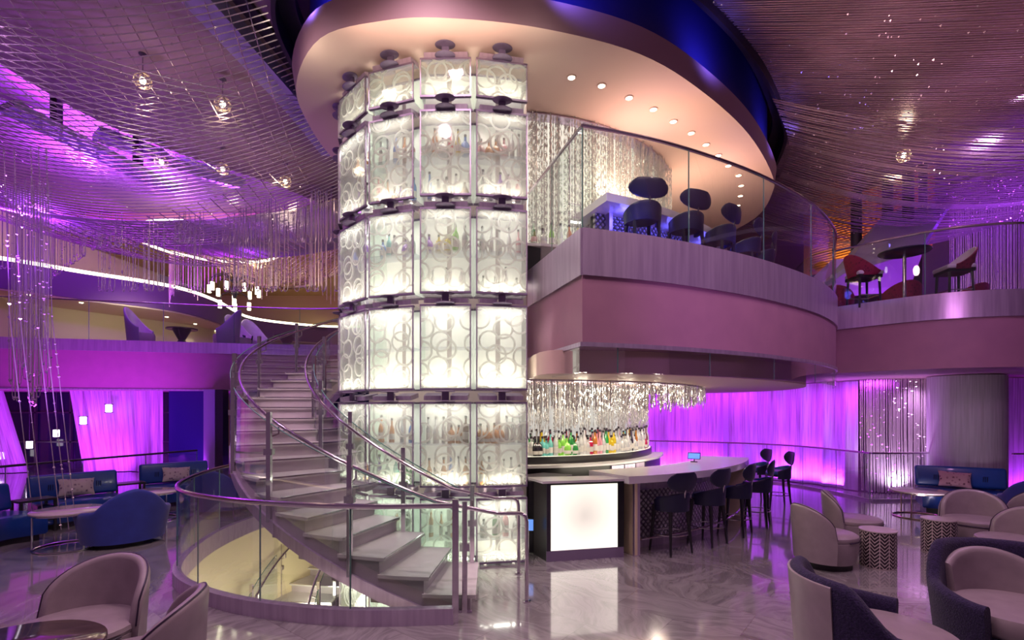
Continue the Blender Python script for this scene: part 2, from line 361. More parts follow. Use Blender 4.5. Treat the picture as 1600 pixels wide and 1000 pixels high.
    def surf(s, grid, mi=0, uvs=None, closed_u=False):
        """grid[j][i] points"""
        h = len(grid); w = len(grid[0]); vs = [p for r_ in grid for p in r_]; fs = []
        for j in range(h-1):
            for i in range(w if closed_u else w-1): i2 = (i+1) % w; fs.append((j*w+i, j*w+i2, (j+1)*w+i2, (j+1)*w+i))
        return s.add(vs, fs, mi, [u for r_ in uvs for u in r_] if uvs else None)
    def bead(s, p, r, h=None, mi=0):
        h = h or r; x, y, z = p
        return s.add([(x+r,y,z),(x,y+r,z),(x-r,y,z),(x,y-r,z),(x,y,z+h),(x,y,z-h)], [(0,1,4),(1,2,4),(2,3,4),(3,0,4),(1,0,5),(2,1,5),(3,2,5),(0,3,5)], mi)
    def build(s, name, mats, parent=None, smooth=True, world=False, bevel=0, subsurf=0):
        me = bpy.data.meshes.new(name); vs = s.v
        if world and parent is not None:
            o = Vector(parent['_o']) if '_o' in parent else parent.location; vs = [(a-o[0], b-o[1], c-o[2]) for a, b, c in vs]
        me.from_pydata(vs, [], s.f); mats = mats if isinstance(mats, (list, tuple)) else [mats]
        for m in mats: me.materials.append(m)
        me.polygons.foreach_set('material_index', s.m)
        if s.uv:
            uvl = me.uv_layers.new(name='UVMap')
            for pi, p in enumerate(me.polygons):
                if pi in s.uv:
                    for k, li in enumerate(p.loop_indices): uvl.data[li].uv = s.uv[pi][k]
        me.validate(); me.update()
        if smooth:
            me.polygons.foreach_set('use_smooth', [True]*len(me.polygons))
            try: me.set_sharp_from_angle(angle=R(38))
            except Exception: pass
        ob = bpy.data.objects.new(name, me); COL.objects.link(ob)
        if parent: ob.parent = parent
        if bevel:
            b = ob.modifiers.new('b', 'BEVEL'); b.width = bevel; b.segments = 2; b.limit_method = 'ANGLE'
        if subsurf:
            b = ob.modifiers.new('s', 'SUBSURF'); b.levels = subsurf; b.render_levels = subsurf
        return ob
def tag(o, label=None, cat=None, group=None, kind=None):
    if label: o['label'] = label
    if cat: o['category'] = cat
    if group: o['group'] = group
    if kind: o['kind'] = kind
    return o
def thing(name, label, cat, loc=(0,0,0), rz=0, group=None):
    o = bpy.data.objects.new(name, None); COL.objects.link(o); o.location = loc; o.rotation_euler = (0,0,rz); o.empty_display_size = .1
    return tag(o, label, cat, group)
def struct(name, mb, m, smooth=True, world=False):
    o = mb.build(name, m, smooth=smooth); o['kind'] = 'structure'; return o
def dup(o, loc, rz=0, label=None, group=None, scale=None):
    def cp(x, par):
        c = x.copy(); COL.objects.link(c)
        if par: c.parent = par
        for ch in CH.get(x.name, []): cp(ch, c)
        return c
    CH = {}
    for q in o.children_recursive: CH.setdefault(q.parent.name, []).append(q)
    r = cp(o, None); r.location = loc; r.rotation_euler = (0,0,rz)
    if scale: r.scale = (scale,)*3 if not isinstance(scale, tuple) else scale
    if label: r['label'] = label
    if group: r['group'] = group
    return r
def cr(points, n=8, closed=False):
    """Catmull-Rom through points"""
    P = [Vector(p) for p in points]; m = len(P); out = []
    for i in range(m if closed else m-1):
        g = lambda k: P[k % m] if closed else P[max(0, min(m-1, k))]
        p0, p1, p2, p3 = g(i-1), g(i), g(i+1), g(i+2)
        for k in range(n):
            t = k/n; out.append(.5*((2*p1)+(p2-p0)*t+(2*p0-5*p1+4*p2-p3)*t*t+(3*p1-p0-3*p2+p3)*t**3))
    if not closed: out.append(P[-1])
    return out
def lerp(a, b, t): return a+(b-a)*t
def path_len(P): return sum((P[i+1]-P[i]).length for i in range(len(P)-1))
def along(P, d):
    for i in range(len(P)-1):
        L = (P[i+1]-P[i]).length
        if d <= L: return P[i].lerp(P[i+1], d/L if L else 0)
        d -= L
    return P[-1].copy()
def sub_path(P, a, b, n=8): return [along(P, lerp(a, b, k/n)) for k in range(n+1)]

ORD = 'first second third fourth fifth sixth seventh eighth ninth tenth eleventh twelfth thirteenth fourteenth fifteenth sixteenth'.split()
def ordinals(items, fmt):
    n = len(items)
    for i, o in enumerate(items): o['label'] = fmt % ORD[i]
# ================================================================== SETTING
# --- stair geometry constants (spiral around the glass tower)
SC = Vector((-.5, 9.2)); RI = (2.8, 3.05); RO = (3.95, 4.15); RISE = .17; NST = 24; DTH = R(6.8); TH0 = R(-1.5)
def sp(th, k):   # k 0 inner .. 1 outer
    a = lerp(RI[0], RO[0], k); b = lerp(RI[1], RO[1], k)
    return Vector((SC.x-a*math.sin(th), SC.y-b*math.cos(th)))
OPEN_C = Vector((-.5, 9.2))
# floor opening outline: front curb arc, left side, rear, inner edge round the tower
open_out = cr([(-.55,4.82),(-1.5,4.78),(-2.4,4.97),(-3.05,5.25),(-3.6,5.65),(-3.98,6.15),(-4.3,7.0),(-4.5,8.0),(-4.45,9.3),(-4.1,10.4),(-3.4,11.5)], 6)
open_in = [sp(t, -.08) for t in [R(a) for a in range(125, -2, -8)]]
opening = [Vector((p[0], p[1])) for p in open_out] + open_in + [Vector((-.52, 6.1))]
FW = 16; YB = 26
# floor as two-piece polygon with the opening cut in (bridge edge)
def holed(outer, hole, z0, z1, mats, name, mi_side=0):
    import bmesh
    from mathutils.geometry import tessellate_polygon
    pts = [Vector((p[0], p[1], 0)) for p in outer]; hp = [Vector((p[0], p[1], 0)) for p in hole]
    tris = tessellate_polygon([pts, hp]); al = pts+hp; mb = MB(); n = len(al)
    for z, flip in ((z0, True), (z1, False)):
        fs = []
        for t in tris:
            a, b, c = (al[i] for i in t); cw = (b-a).cross(c-a).z < 0
            tt = tuple(t)[::-1] if cw else tuple(t)
            fs.append(tt[::-1] if flip else tt)
        mb.add([(p.x, p.y, z) for p in al], fs, 0)
    for loop in (pts, hp):
        m = len(loop); mb.add([(p.x,p.y,z0) for p in loop]+[(p.x,p.y,z1) for p in loop], [(i,(i+1)%m,m+(i+1)%m,m+i) for i in range(m)], mi_side)
    return mb
struct('floor', holed([(-18,-1.5),(18,-1.5),(18,26),(-18,26)], opening, -.12, 0, None, 'floor', 1), [M_floor, M_steel], smooth=False)
# stairwell below
wz = MB(); wz.strip([(p[0]-.03,p[1]) for p in open_out], -4.1, -.12, .06); struct('wall_stairwell', wz, M_cream)
lf = MB(); lf.box((-2, 8.6, -4.15), (9, 11, .1)); struct('floor_lower', lf, M_floor)
# outer shell
w = MB(); w.box((-18.1, 12, 4.4), (.2, 28, 9.2)); struct('wall_left', w, M_cream)
w = MB(); w.box((0, 31.1, 4.6), (40, .2, 9.6)); struct('wall_back', w, M_gold)
w = MB(); w.box((18.1, 12, 4.4), (.2, 40, 9.2)); struct('wall_right', w, M_ceil)
# ceilings
disc_pts = [(-3.07,7.29),(-2.4,6.41),(-1.53,6.12),(-.76,6.08),(.39,6.25),(1.68,6.7),(2.8,7.5),(4.0,8.65),(5.09,10.05),(5.57,10.94),(5.9,12.4),(5.5,13.9),(4.3,15.2),(2.5,15.9),(.4,15.6),(-1.5,14.2),(-2.8,11.8),(-3.3,9.6),(-3.3,8.2)]
disc = cr(disc_pts, 6, True); dc = Vector((1.3, 10.9))
def scaled(P, k, c=dc): return [Vector((c.x+(p[0]-c.x)*k, c.y+(p[1]-c.y)*k)) for p in P]
hole = scaled(disc, 1.06)
low_ceiling = cr([(-9.3,-1.5),(-9.0,5),(-8.6,8.6),(-8.3,10.3),(-7.3,11.9),(-6.2,13.1),(-5.2,15),(-4.8,18)], 6)
low_poly = [(p[0], p[1]) for p in low_ceiling] + [(8.6,18),(9.2,13),(10.6,10),(11.8,5),(12.5,-1.5)]
struct('ceiling', holed(low_poly, hole, 7.8, 8.05, None, 'ceiling'), M_ceil, smooth=False)
c = MB(); c.box((0, 14.5, 9.4), (37, 34, .15)); struct('ceiling_upper', c, M_ceil)
c = MB(); c.prism([(-17.9,19),(-5.5,19),(-1.5,19),(-1.5,31),(-17.9,31)], 8.9, 9.3); struct('ceiling_far', c, M_gold)
# dropped oval disc over the tower
d = MB(); n = len(disc); top = scaled(disc, 1.01)
d.add([(p[0],p[1],6.65) for p in disc]+[(p[0],p[1],6.98) for p in top], [(i,(i+1)%n,n+(i+1)%n,n+i) for i in range(n)], 1)
d.add([(p[0],p[1],6.65) for p in disc], [tuple(range(n))[::-1]], 0); d.add([(p[0],p[1],6.98) for p in top], [tuple(range(n))], 1)
dd = d.build('ceiling_disc', [M_discs, M_rim], smooth=True); dd['kind'] = 'structure'
d = MB(); d.prism([(p[0],p[1]) for p in scaled(disc, .965)], 6.98, 9.3, cap=False); struct('wall_drum', d, mat('navy_drum_paint', (.03,.03,.28), .45))
d = MB(); d.strip([(p[0],p[1]) for p in scaled(disc, 1.055)], 7.6, 8.05, .06, closed=True); d.strip([(p[0],p[1]) for p in scaled(disc, 1.03)], 7.95, 8.15, .3, closed=True)
struct('trim_1', d, M_dgrey)
# ceiling arc beam on the left + dark slot
b = MB(); arc = cr([(-4.6,4.5),(-4.35,6.5),(-4.15,8.2),(-4.0,9.7),(-3.95,11.2)], 6)
b.strip(arc, 7.55, 7.8, .42); struct('trim_2', b, M_lavender)
b = MB(); b.strip([(p[0]+.45,p[1]) for p in arc], 7.74, 7.8, .22); struct('trim_3', b, M_dark)

# --- upper storey slab on the right
FZ = 3.95; FB = 2.73
frontR = cr([(.79,5.75),(1.6,6.02),(2.37,6.38),(3.15,6.82),(3.86,7.31),(4.7,7.98),(5.4,8.7),(5.95,9.4),(6.42,10.25)], 6)
rightR = cr([(6.5,10.3),(7.05,9.6),(7.58,9.1),(8.2,8.82),(8.9,8.75),(10.2,8.9),(12,9.6),(14,10.9)], 6)
leftwall = [Vector((.25,7.55)), Vector((.79,5.75))]
slab = [(.25,7.55)] + [(p[0],p[1]) for p in frontR] + [(p[0],p[1]) for p in rightR] + [(17.9,12),(17.9,31),(-1.4,31),(-1.4,19),(-2.4,14.6),(-3.15,12.45),(-2.35,11.45)] + [(-1.2,12.2),(-.1,11.5),(.1,9.5)]
s_ = MB(); s_.prism(slab, FB, FZ, 0); o = s_.build('floor_upper', [M_plaster]); o['kind'] = 'structure'
def band(name, paths, z0, z1, label=None):
    mb = MB()
    for p in paths: mb.strip(p, z0, z1, .05)
    return struct(name, mb, M_steel)
offs = lambda P, d: [Vector((p[0], p[1]-d)) for p in P]
band('trim_4', [leftwall, frontR], 3.51, 4.04); band('trim_5', [rightR], 3.6, 4.06)
band('trim_6', [leftwall+frontR[1:]], FB-.02, FB+.03)
# left balcony slab (far)
edgeL = cr([(-17.9,13.4),(-16,13.9),(-14.4,14.4),(-12.5,14.9),(-10.6,15.35),(-9.0,15.75),(-7.4,16.1),(-5.8,16.2),(-4.2,15.8),(-3.2,15.0)], 5)
s_ = MB(); s_.prism([(p[0],p[1]) for p in edgeL]+[(-2.4,14.6),(-1.4,19),(-1.4,31),(-17.9,31)], 2.60, FZ); o = s_.build('floor_mezzanine', M_plaster); o['kind']='structure'
band('trim_7', [edgeL], 3.72, 4.05)
bb = MB(); bb.strip(edgeL, 2.57, 2.62, .06); struct('trim_8', bb, M_steel)
# wood-tone faces for left side wall of balcony are plaster; dropped oval soffit over the bar
soff = cr([(.35,6.5),(1.0,6.3),(2.0,6.55),(3.2,7.2),(4.4,8.2),(5.4,9.4),(6.05,10.9),(6.1,12.3),(5.5,13.6),(4,14.5),(2,14.5),(.6,13.8),(.2,12),(.2,9)], 5, True)
s_ = MB(); s_.prism([(p[0],p[1]) for p in soff], 2.44, FB-.002); struct('ceiling_soffit', s_, M_discs)
# glass skirt hanging under the balcony edge
def glass_run(name, label, cat, path, z0, z1, npan, rail=None, rail_z=None, shoe=None, posts=False, group=None, th=.014, m=None, zf=None, rail_mat=None):
    P = [Vector((p[0], p[1])) for p in path]; L = path_len(P)
    t = thing(name, label, cat, (P[0].x, P[0].y, z0), group=group)
    for i in range(npan):
        a, b = L*i/npan+.006, L*(i+1)/npan-.006; q = sub_path(P, a, b, 8)
        g = MB(); g.strip(q, z0, z1, th); g.build('glass_panel', m or M_glass, t, world=True)
        e = MB(); e.tube([(q[-1].x,q[-1].y,z0),(q[-1].x,q[-1].y,z1)], .008, 5); e.build('panel_edge', M_edge, t, world=True)
    if rail:
        r_ = MB(); r_.tube([(p.x,p.y,rail_z) for p in P], rail, 8); r_.build('handrail', rail_mat or M_rail, t, world=True)
    if shoe:
        r_ = MB(); r_.strip(P, z0-shoe[1], z0+.02, shoe[0]); r_.build('base_rail', M_steel, t, world=True)
    return t
glass_run('glass_skirt', 'glass skirt hanging beneath the curved upper balcony over the bar', 'glass skirt', [Vector((.52,6.65))]+frontR, 2.42, FB-.02, 6, m=M_glass_frost)
glass_run('glass_balustrade', 'glass balustrade along the short side of the upper balcony beside the case tower', 'balustrade', leftwall, 4.04, 5.17, 2, rail=.022, rail_z=5.19)
glass_run('glass_balustrade', 'curved glass balustrade with slim rail on the upper bar balcony', 'balustrade', frontR, 4.04, 5.17, 5, rail=.022, rail_z=5.19)
glass_run('glass_balustrade', 'glass balustrade of the right-hand upper balcony with the red stools', 'balustrade', rightR, 4.06, 5.17, 6, rail=.022, rail_z=5.19)
glass_run('glass_balustrade', 'long glass balustrade on the far purple-lit mezzanine', 'balustrade', edgeL, 4.05, 5.17, 8, rail=.022, rail_z=5.19)

# ================================================================== STAIRCASE
def stair(name, label, z0, nst, th0, light=True):
    t = thing(name, label, 'staircase', (SC.x, SC.y, z0))
    for i in range(nst):
        a = th0 + i*DTH; z = z0+(i+1)*RISE; a2 = a+DTH*1.06
        def poly(a, b, k0=0, k1=1, n=3): return [sp(lerp(a,b,j/n), k1) for j in range(n+1)] + [sp(lerp(b,a,j/n), k0) for j in range(n+1)]
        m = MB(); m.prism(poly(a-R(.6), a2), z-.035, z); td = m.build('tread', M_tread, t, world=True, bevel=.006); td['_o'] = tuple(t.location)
        m = MB(); m.tube([(*sp(a-R(.62),.02+.96*j/6), z-.006) for j in range(7)], .009, 6); nsb = m.build('nosing_strip', M_rail, td, world=True)
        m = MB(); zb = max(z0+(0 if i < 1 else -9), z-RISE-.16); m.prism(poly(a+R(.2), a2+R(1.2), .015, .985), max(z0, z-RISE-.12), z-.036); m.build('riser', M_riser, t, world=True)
    for k, nm in ((0.0, 'inner'), (1.0, 'outer')):
        th = [th0+j*DTH*.5 for j in range(int(nst*2)+1)]
        P = [sp(a, k) for a in th]; zz = [z0+max(0,(a-th0)/DTH)*RISE for a in th]
        m = MB(); m.strip(P, [max(z0, z-.27) for z in zz], [max(z0+.02, z-.13) for z in zz], .03)
        m.build('stringer', M_steel, t, world=True)
    return t
st = stair('spiral_staircase', 'curved stone staircase sweeping up round the lit glass tower', 0, NST, TH0)
# soffit plate under the flight
m = MB(); ths = [TH0+R(8)+j*DTH*.5 for j in range(NST*2-2)]
g0 = [[(*sp(a,0), (a-TH0)/DTH*RISE-.24), (*sp(a,1), (a-TH0)/DTH*RISE-.24)] for a in ths]; m.surf(g0)
g0 = [[(*sp(a,1), (a-TH0)/DTH*RISE-.26), (*sp(a,0), (a-TH0)/DTH*RISE-.26)] for a in ths]; m.surf(g0)
m.build('soffit', M_steel, st, world=True)
st2 = stair('spiral_staircase', 'lower flight of stone stairs seen through the floor opening', -4.08, 22, TH0)
def stair_rail(label, k, ks, z0, a0, a1, npan, newel, postk, zg=.95, name='stair_railing'):
    """glass side with handrail along radius k; ks = handrail offset"""
    p0 = sp(a0, k); t = thing(name, label, 'railing', (p0.x, p0.y, z0))
    zof = lambda a: z0+max(0, (a-TH0)/DTH)*RISE
    for i in range(npan):
        x0 = lerp(a0, a1, i/npan)+R(.5); x1 = lerp(a0, a1, (i+1)/npan)-R(.5)
        A = [lerp(x0, x1, j/8) for j in range(9)]; m = MB()
        m.strip([sp(a,k) for a in A], [zof(a)+.02 for a in A], [zof(a)+zg for a in A], .014); m.build('glass_panel', M_glass, t, world=True)
        m = MB(); m.tube([(*sp(a,k), zof(a)+zg) for a in A], .007, 5); m.build('panel_edge', M_edge, t, world=True)
    for i in range(npan+1):
        a = lerp(a0, a1, i/npan); p = sp(a, k); z = zof(a)
        m = MB(); m.box((p.x, p.y, z+.45), (.05,.05,1.24)); po = m.build('post', M_rail, t, world=True, smooth=False)
        q = sp(a, ks); m = MB(); m.tube([(p.x,p.y,z+.78), (q.x,q.y,z+.82), (q.x,q.y,z+.9)], .011, 6); m.build('bracket', M_rail, t, world=True); m = MB(); m.box((p.x,p.y,z+.62),(.1,.07,.07)); m.build('glass_clamp', M_rail, t, world=True, smooth=False)
    A = [lerp(a0, a1, j/60) for j in range(61)]
    rail = [(*sp(a,ks), zof(a)+.93) for a in A]
    if newel:
        nx, ny, nz = newel; x0, y0, z_0 = rail[0]
        pre = [(nx,ny,.0),(nx,ny,nz*.5),(nx,ny,nz-.09),(nx-.015,ny,nz-.035),(nx-.05,ny,nz-.005),(nx-.09,ny,nz),(nx-.3,ny,nz)]
        rail = pre + rail[2:]
        m = MB(); m.lathe([(.045,0),(.045,.012),(.02,.014)], 16, (nx,ny,0)); m.build('floor_flange', M_rail, t, world=True)
    m = MB(); m.tube(rail, .021, 10); m.build('handrail', M_rail, t, world=True)
    return t
stair_rail('outer glass side and tube handrail of the upward stairs', 1.0, .9, 0, TH0+R(1), R(140), 8, (.153, 5.33, .92), None)
stair_rail('inner glass side and tube handrail of the stairs next to the tower', 0.02, .12, 0, TH0+R(1), R(140), 8, (.08, 6.25, .92), None)
stair_rail('outer glass side and handrail of the lower flight in the stairwell', .97, .88, -4.08, R(35), R(128), 6, None, None)
stair_rail('inner glass side and handrail of the lower flight in the stairwell', 0.03, .12, -4.08, R(35), R(128), 6, None, None)
# guard round the floor opening
gp = cr([(-.55,4.80),(-1.5,4.76),(-2.4,4.95),(-3.05,5.23),(-3.62,5.63),(-4.0,6.13),(-4.33,7.0),(-4.52,8.0),(-4.47,9.0),(-4.3,9.8)], 8)
t = glass_run('glass_guard', 'curved glass guard with steel rail around the stairwell opening', 'guard rail', gp, .13, 1.08, 8, rail=.026, rail_z=1.1, shoe=(.09,.13), m=M_glass)
m = MB(); m.box((-.53,4.8,.58),(.055,.055,1.16)); m.build('end_post', M_rail, t, world=True, smooth=False)

# ================================================================== GLASS CASE TOWER
# plan corners of the columns, left to right
COLS = [((-2.70,8.2),(-2.56,7.55)), ((-2.51,7.45),(-1.97,6.89)), ((-1.915,6.84),(-1.275,6.62)), ((-1.18,6.556),(-.523,6.54)), ((-.458,6.543),(.20,6.668))]
COLN = ['far-side', 'leftmost', 'second', 'third', 'rightmost']
ROWZ = [(6.0,6.5),(4.74,5.84),(3.49,4.59),(2.25,3.35),(1.0,2.1),(.02,.86),(-1.5,-.40),(-2.75,-1.65)]
ROWN = ['short top', 'first full', 'second full', 'third full', 'fourth full', 'floor-level', 'first below-floor', 'lowest below-floor']
DEP = .34
bottle_jobs = []
SHELF = {}
for ci, (A, B) in enumerate(COLS):
    A = Vector(A); B = Vector(B); wd = (B-A).length; mid = (A+B)/2; ang = math.atan2(B.y-A.y, B.x-A.x)
    for ri, (z0, z1) in enumerate(ROWZ):
        if ci == 0 and ri > 5: continue
        if ri == 7 and ci > 3: continue
        h = z1-z0
        t = thing('display_case', f'ring-etched glass display case, {COLN[ci]} column, {ROWN[ri]} row of the tower', 'display case', (mid.x, mid.y, z0), ang, 'etched glass cases of the tower')
        m = MB(); m.box((0,0,h/2), (wd,.012,h)); m.build('front_panel', M_etch, t, smooth=False)
        m = MB(); m.box((-wd*.27,DEP,h/2), (wd*.44,.02,h-.04)); m.box((wd*.27,DEP,h/2), (wd*.44,.02,h-.04))
        m.build('back_panel', M_glow_hot if (ci <= 2 and ri in (2,3)) or ri == 0 or ci == 1 or ri > 5 else M_glow, t, smooth=False)
        for s in (-1, 1):
            m = MB(); m.box((s*(wd/2-.006), DEP/2, h/2), (.01, DEP-.03, h)); m.build('side_panel', M_glass, t, smooth=False)
            m = MB(); m.box((s*(wd/2-.008), .004, h/2), (.014,.022,h)); m.build('edge_frame', M_steel, t, smooth=False)
        for zz in (.012, h-.012):
            m = MB(); m.box((0, .015, zz), (wd, .045, .024)); m.box((0, DEP-.01, zz), (wd*.98, .03, .024)); m.build('rail', M_bracket, t, smooth=False)
        m = MB(); m.box((0, DEP/2, .008), (wd-.03, DEP-.05, .012)); m.build('base_shelf', M_glass_frost, t, smooth=False)
        SHELF[(ci,ri,0)] = (mid, ang, z0+.016, wd)
        if h > .7:
            zs = h*.5 if ri != 5 else h*.36
            m = MB(); m.box((0, DEP/2, zs), (wd-.03, DEP-.05, .014)); m.build('shelf', M_glass_frost, t, smooth=False)
            SHELF[(ci,ri,1)] = (mid, ang, z0+zs+.008, wd)
        if ri in (0,1,4,5):
            for s in (-.22, .22):
                m = MB(); m.lathe([(.0,-.004),(.018,-.004),(.018,.0),(.0,0)], 10, (s*wd*1.3, DEP*.6, .03 if ri else .25)); m.build('spot_lamp', M_puck, t)
        if ci:
            L2 = Vector((mid.x-math.sin(ang)*.10, mid.y+math.cos(ang)*.10)); L1 = Vector((mid.x-math.sin(ang)*.04, mid.y+math.cos(ang)*.04))
            hot = 1.5 if ci == 1 or ri in (3,) else 1.0
            la = area((L2.x, L2.y, z0+.035), (L1.x, L1.y, z0+.5), wd*.8, .06, (3.5 if h > .7 else 2.0)*hot, (1,.93,.76));  # hidden strips added close to the glass to brighten the rings
            if h > .7: area((L2.x, L2.y, z1-.035), (L1.x, L1.y, z1-.5), wd*.8, .06, 2.3*hot, (1,.95,.85))
        # bracket above: disc, neck, disc
        m = MB(); gap = .14 if ri else .15
        for zz in (h+.004, h+gap-.014): m.lathe([(0,0),(.12,0),(.13,.006),(.12,.012),(0,.012)], 20, (0,-.03,zz), sy=.75)
        m.box((0,.0,h+gap/2),(.09,.03,gap)); m.build('bracket', M_bracket, t)
        m = MB()
        for s in (-1,1): m.box((s*wd*.26, .12, h+gap/2), (wd*.34, .2, gap*.42), rx=R(12))
        m.build('chrome_box', M_steel, t, smooth=False)  # angled chrome boxes between the rows, holding no lamp
point((-3.3,7.2,-1.2), 70, CREAM, .3); point((-3.6,9.2,-1.6), 60, CREAM, .3)
for x, y in ((-2.6,6.5),(-1.0,5.9),(.3,6.0)): point((x, y, 6.3), 4.5, CREAM, .1)

# core wall behind the cases
core = [Vector((-2.3,8.3)), Vector((-1.7,7.6)), Vector((-1.0,7.25)), Vector((-.3,7.15)), Vector((.2,7.3))]
m = MB(); m.strip(core, -4.1, 6.6, .04); struct('wall_core', m, M_ceil_low)

# ================================================================== BARS AND CRYSTAL WALLS
BC = Vector((-.2, 11.6))
def bp(r, a, z=None):
    a = R(a); p = (BC.x+r*math.sin(a), BC.y-r*math.cos(a)); return Vector(p) if z is None else Vector((*p, z))
def arcp(r, a0, a1, n=24): return [bp(r, lerp(a0, a1, i/n)) for i in range(n+1)]
def crystal_wall(name, label, r, a0, a1, zt, zb_fn, n, seed, layers=2):
    rnd = random.Random(seed); t = thing(name, label, 'crystal curtain', (*bp(r,(a0+a1)/2), zt)); m = MB()
    for i in range(n):
        a = lerp(a0, a1, rnd.random()); rr = r - rnd.random()*.18*layers; p = bp(rr, a); z = zt - rnd.random()*.05; zb = zb_fn(a, rnd)
        m.tube([(p.x,p.y,zt),(p.x,p.y,zb)], .0028, 3, caps=False)
        while z > zb:
            k = rnd.random()
            if k < .55: hh = .035+.05*rnd.random(); m.bead((p.x,p.y,z-hh), .009+.006*rnd.random(), hh)
            else: hh = .012; m.bead((p.x,p.y,z-hh), .013, .013)
            z -= hh*2+.006+rnd.random()*.03
    o = m.build('strands', M_crystal, t, world=True, smooth=False); o['kind'] = 'stuff'
    m = MB(); m.strip(arcp(r-.09*layers, a0, a1), zt-.02, zt, .12*layers); m.build('ceiling_track', M_steel, t, world=True)
    return t
# upper wall
m = MB(); m.strip(arcp(3.42, -12, 96, 40), FZ, 6.66, .05); o = m.build('wall_backlit', mat('glow_wall', (.8,.78,.72), .6, em=(1,.94,.8), es=.85)); o['kind'] = 'structure'  # emissive backing added so the crystals look bright
crystal_wall('crystal_curtain', 'tall shimmering crystal curtain behind the upper bar', 3.72, -2, 62, 6.64, lambda a, r: 4.3+r.random()*.1, 520, 3)
# lower wall: three stepped rings over the back bar
m = MB(); m.strip(arcp(2.72, -12, 84, 40), 0, FB, .05); o = m.build('wall_bar', mat('bar_wall_glow', (.5,.5,.5), .35, em=(.9,.92,.9), es=.38)); o['kind'] = 'structure'  # emission put into the plain wall so it looks luminous
crystal_wall('crystal_curtain', 'long crystal strands hanging over the bottles of the lower bar', 3.2, 0, 84, 2.44, lambda a, r: 1.62+r.random()*.25, 420, 5)
crystal_wall('crystal_chandelier', 'short outer ring of crystals under the soffit above the lower bar', 4.3, -2, 88, 2.44, lambda a, r: 2.02+r.random()*.14+max(0,(a-40))*.004, 640, 9, 3)
for a in range(4, 80, 9):
    t = thing('recessed_spotlight', 'small bright spotlight among the crystals over the lower bar', 'spotlight', (*bp(3.75,a), 2.43), group='spotlights over the lower bar')
    m = MB(); m.lathe([(0,-.01),(.035,-.01),(.035,0),(0,0)], 12); m.build('lens', M_puck, t); m = MB(); m.lathe([(.034,-.014),(.05,-.014),(.05,.0),(.034,0)], 14, caps=False); m.build('trim_ring', M_steel, t)
ordinals([o for o in COL.objects if o.name.startswith('recessed_spotlight')], 'small bright spotlight among the crystals, %s from the tower')
for a, e in ((6,30),(20,34),(34,34),(48,34),(62,30),(76,24)): point((*bp(3.75,a), 2.25), e*.8, CREAM, .1)
for a in (5,25,45,62): spot((*bp(4.3,a),6.5), bp(3.5,a,4.6), 110, CREAM, 75, .8, .1)

# lower back bar
t = thing('back_bar', 'curved black back bar counter with pale top under the bottles', 'back bar', (*bp(3.3,20), 0))
m = MB(); ri, ro = arcp(2.85,-8,78,36), arcp(3.42,-8,78,36); m.prism(ro+ri[::-1], 0, 1.06); m.build('cabinet', M_dark, t, world=True)
m = MB(); m.prism(arcp(3.48,-8,78,36)+ri[::-1], 1.06, 1.10); m.build('worktop', M_quartz, t, world=True)
m = MB(); m.prism(arcp(3.25,-8,78,36)+ri[::-1], 1.10, 1.22); m.build('bottle_riser', M_dark, t, world=True)
m = MB(); m.prism(arcp(3.22,-8,78,36)+arcp(2.9,-8,78,36)[::-1], 1.22, 1.228); m.build('glowing_shelf', mat('shelf_glow', (.9,.9,.8), .3, em=(1,.9,.7), es=.8), t, world=True)
for a in (36, 41.5, 47):
    m = MB(); p = bp(3.43,a); m.box((p.x,p.y,.86),(.30,.03,.36), rz=R(a)); m.build('cooler_door', M_steel, t, world=True)
# lower bar counter
t = thing('bar_counter', 'curved lower bar with thick white top and quilted silver front', 'bar counter', (*bp(4.6,42), 0))
m = MB(); m.prism(arcp(5.05,20.5,67)+arcp(4.22,18.5,67)[::-1], 1.0, 1.10); m.build('worktop', M_quartz, t, world=True, bevel=.01)
m = MB(); m.strip(arcp(4.62,23,66,30), .1, .84, .06); m.build('front_panel', M_tuft, t, world=True)
m = MB(); m.strip(arcp(4.66,23,66,30), .84, .93, .08); m.build('front_rail', M_steel, t, world=True)
m = MB(); m.prism(arcp(4.58,22.5,66)+arcp(4.4,22.5,66)[::-1], 0, 1.0); m.build('carcass', M_dark, t, world=True)
m = MB(); m.prism(arcp(4.66,23,66)+arcp(4.5,23,66)[::-1], 0, .1); m.build('plinth', M_steel, t, world=True)
m = MB(); a = 22.6; p0, p1 = bp(4.3,a-.6), bp(4.98,a); m.strip([p0, p1], 0, 1.0, .09); m.build('end_panel', M_cream, t, world=True, bevel=.01)
m = MB(); m.strip([bp(4.96,a+.55), bp(4.96,a-.55)], 0, 1.0, .04); m.build('end_trim', M_steel, t, world=True)
m = MB(); m.strip([bp(4.2,66.3), bp(4.98,66.3)], 0, 1.0, .08); m.build('end_panel', M_cream, t, world=True)
m = MB(); m.tube([(*p,.2) for p in arcp(4.9,24,65,30)], .018, 8); m.build('foot_rail', M_rail, t, world=True)
area((*bp(3.9,42),.98), (*bp(3.4,42),.6), 3, .1, 10, CREAM)
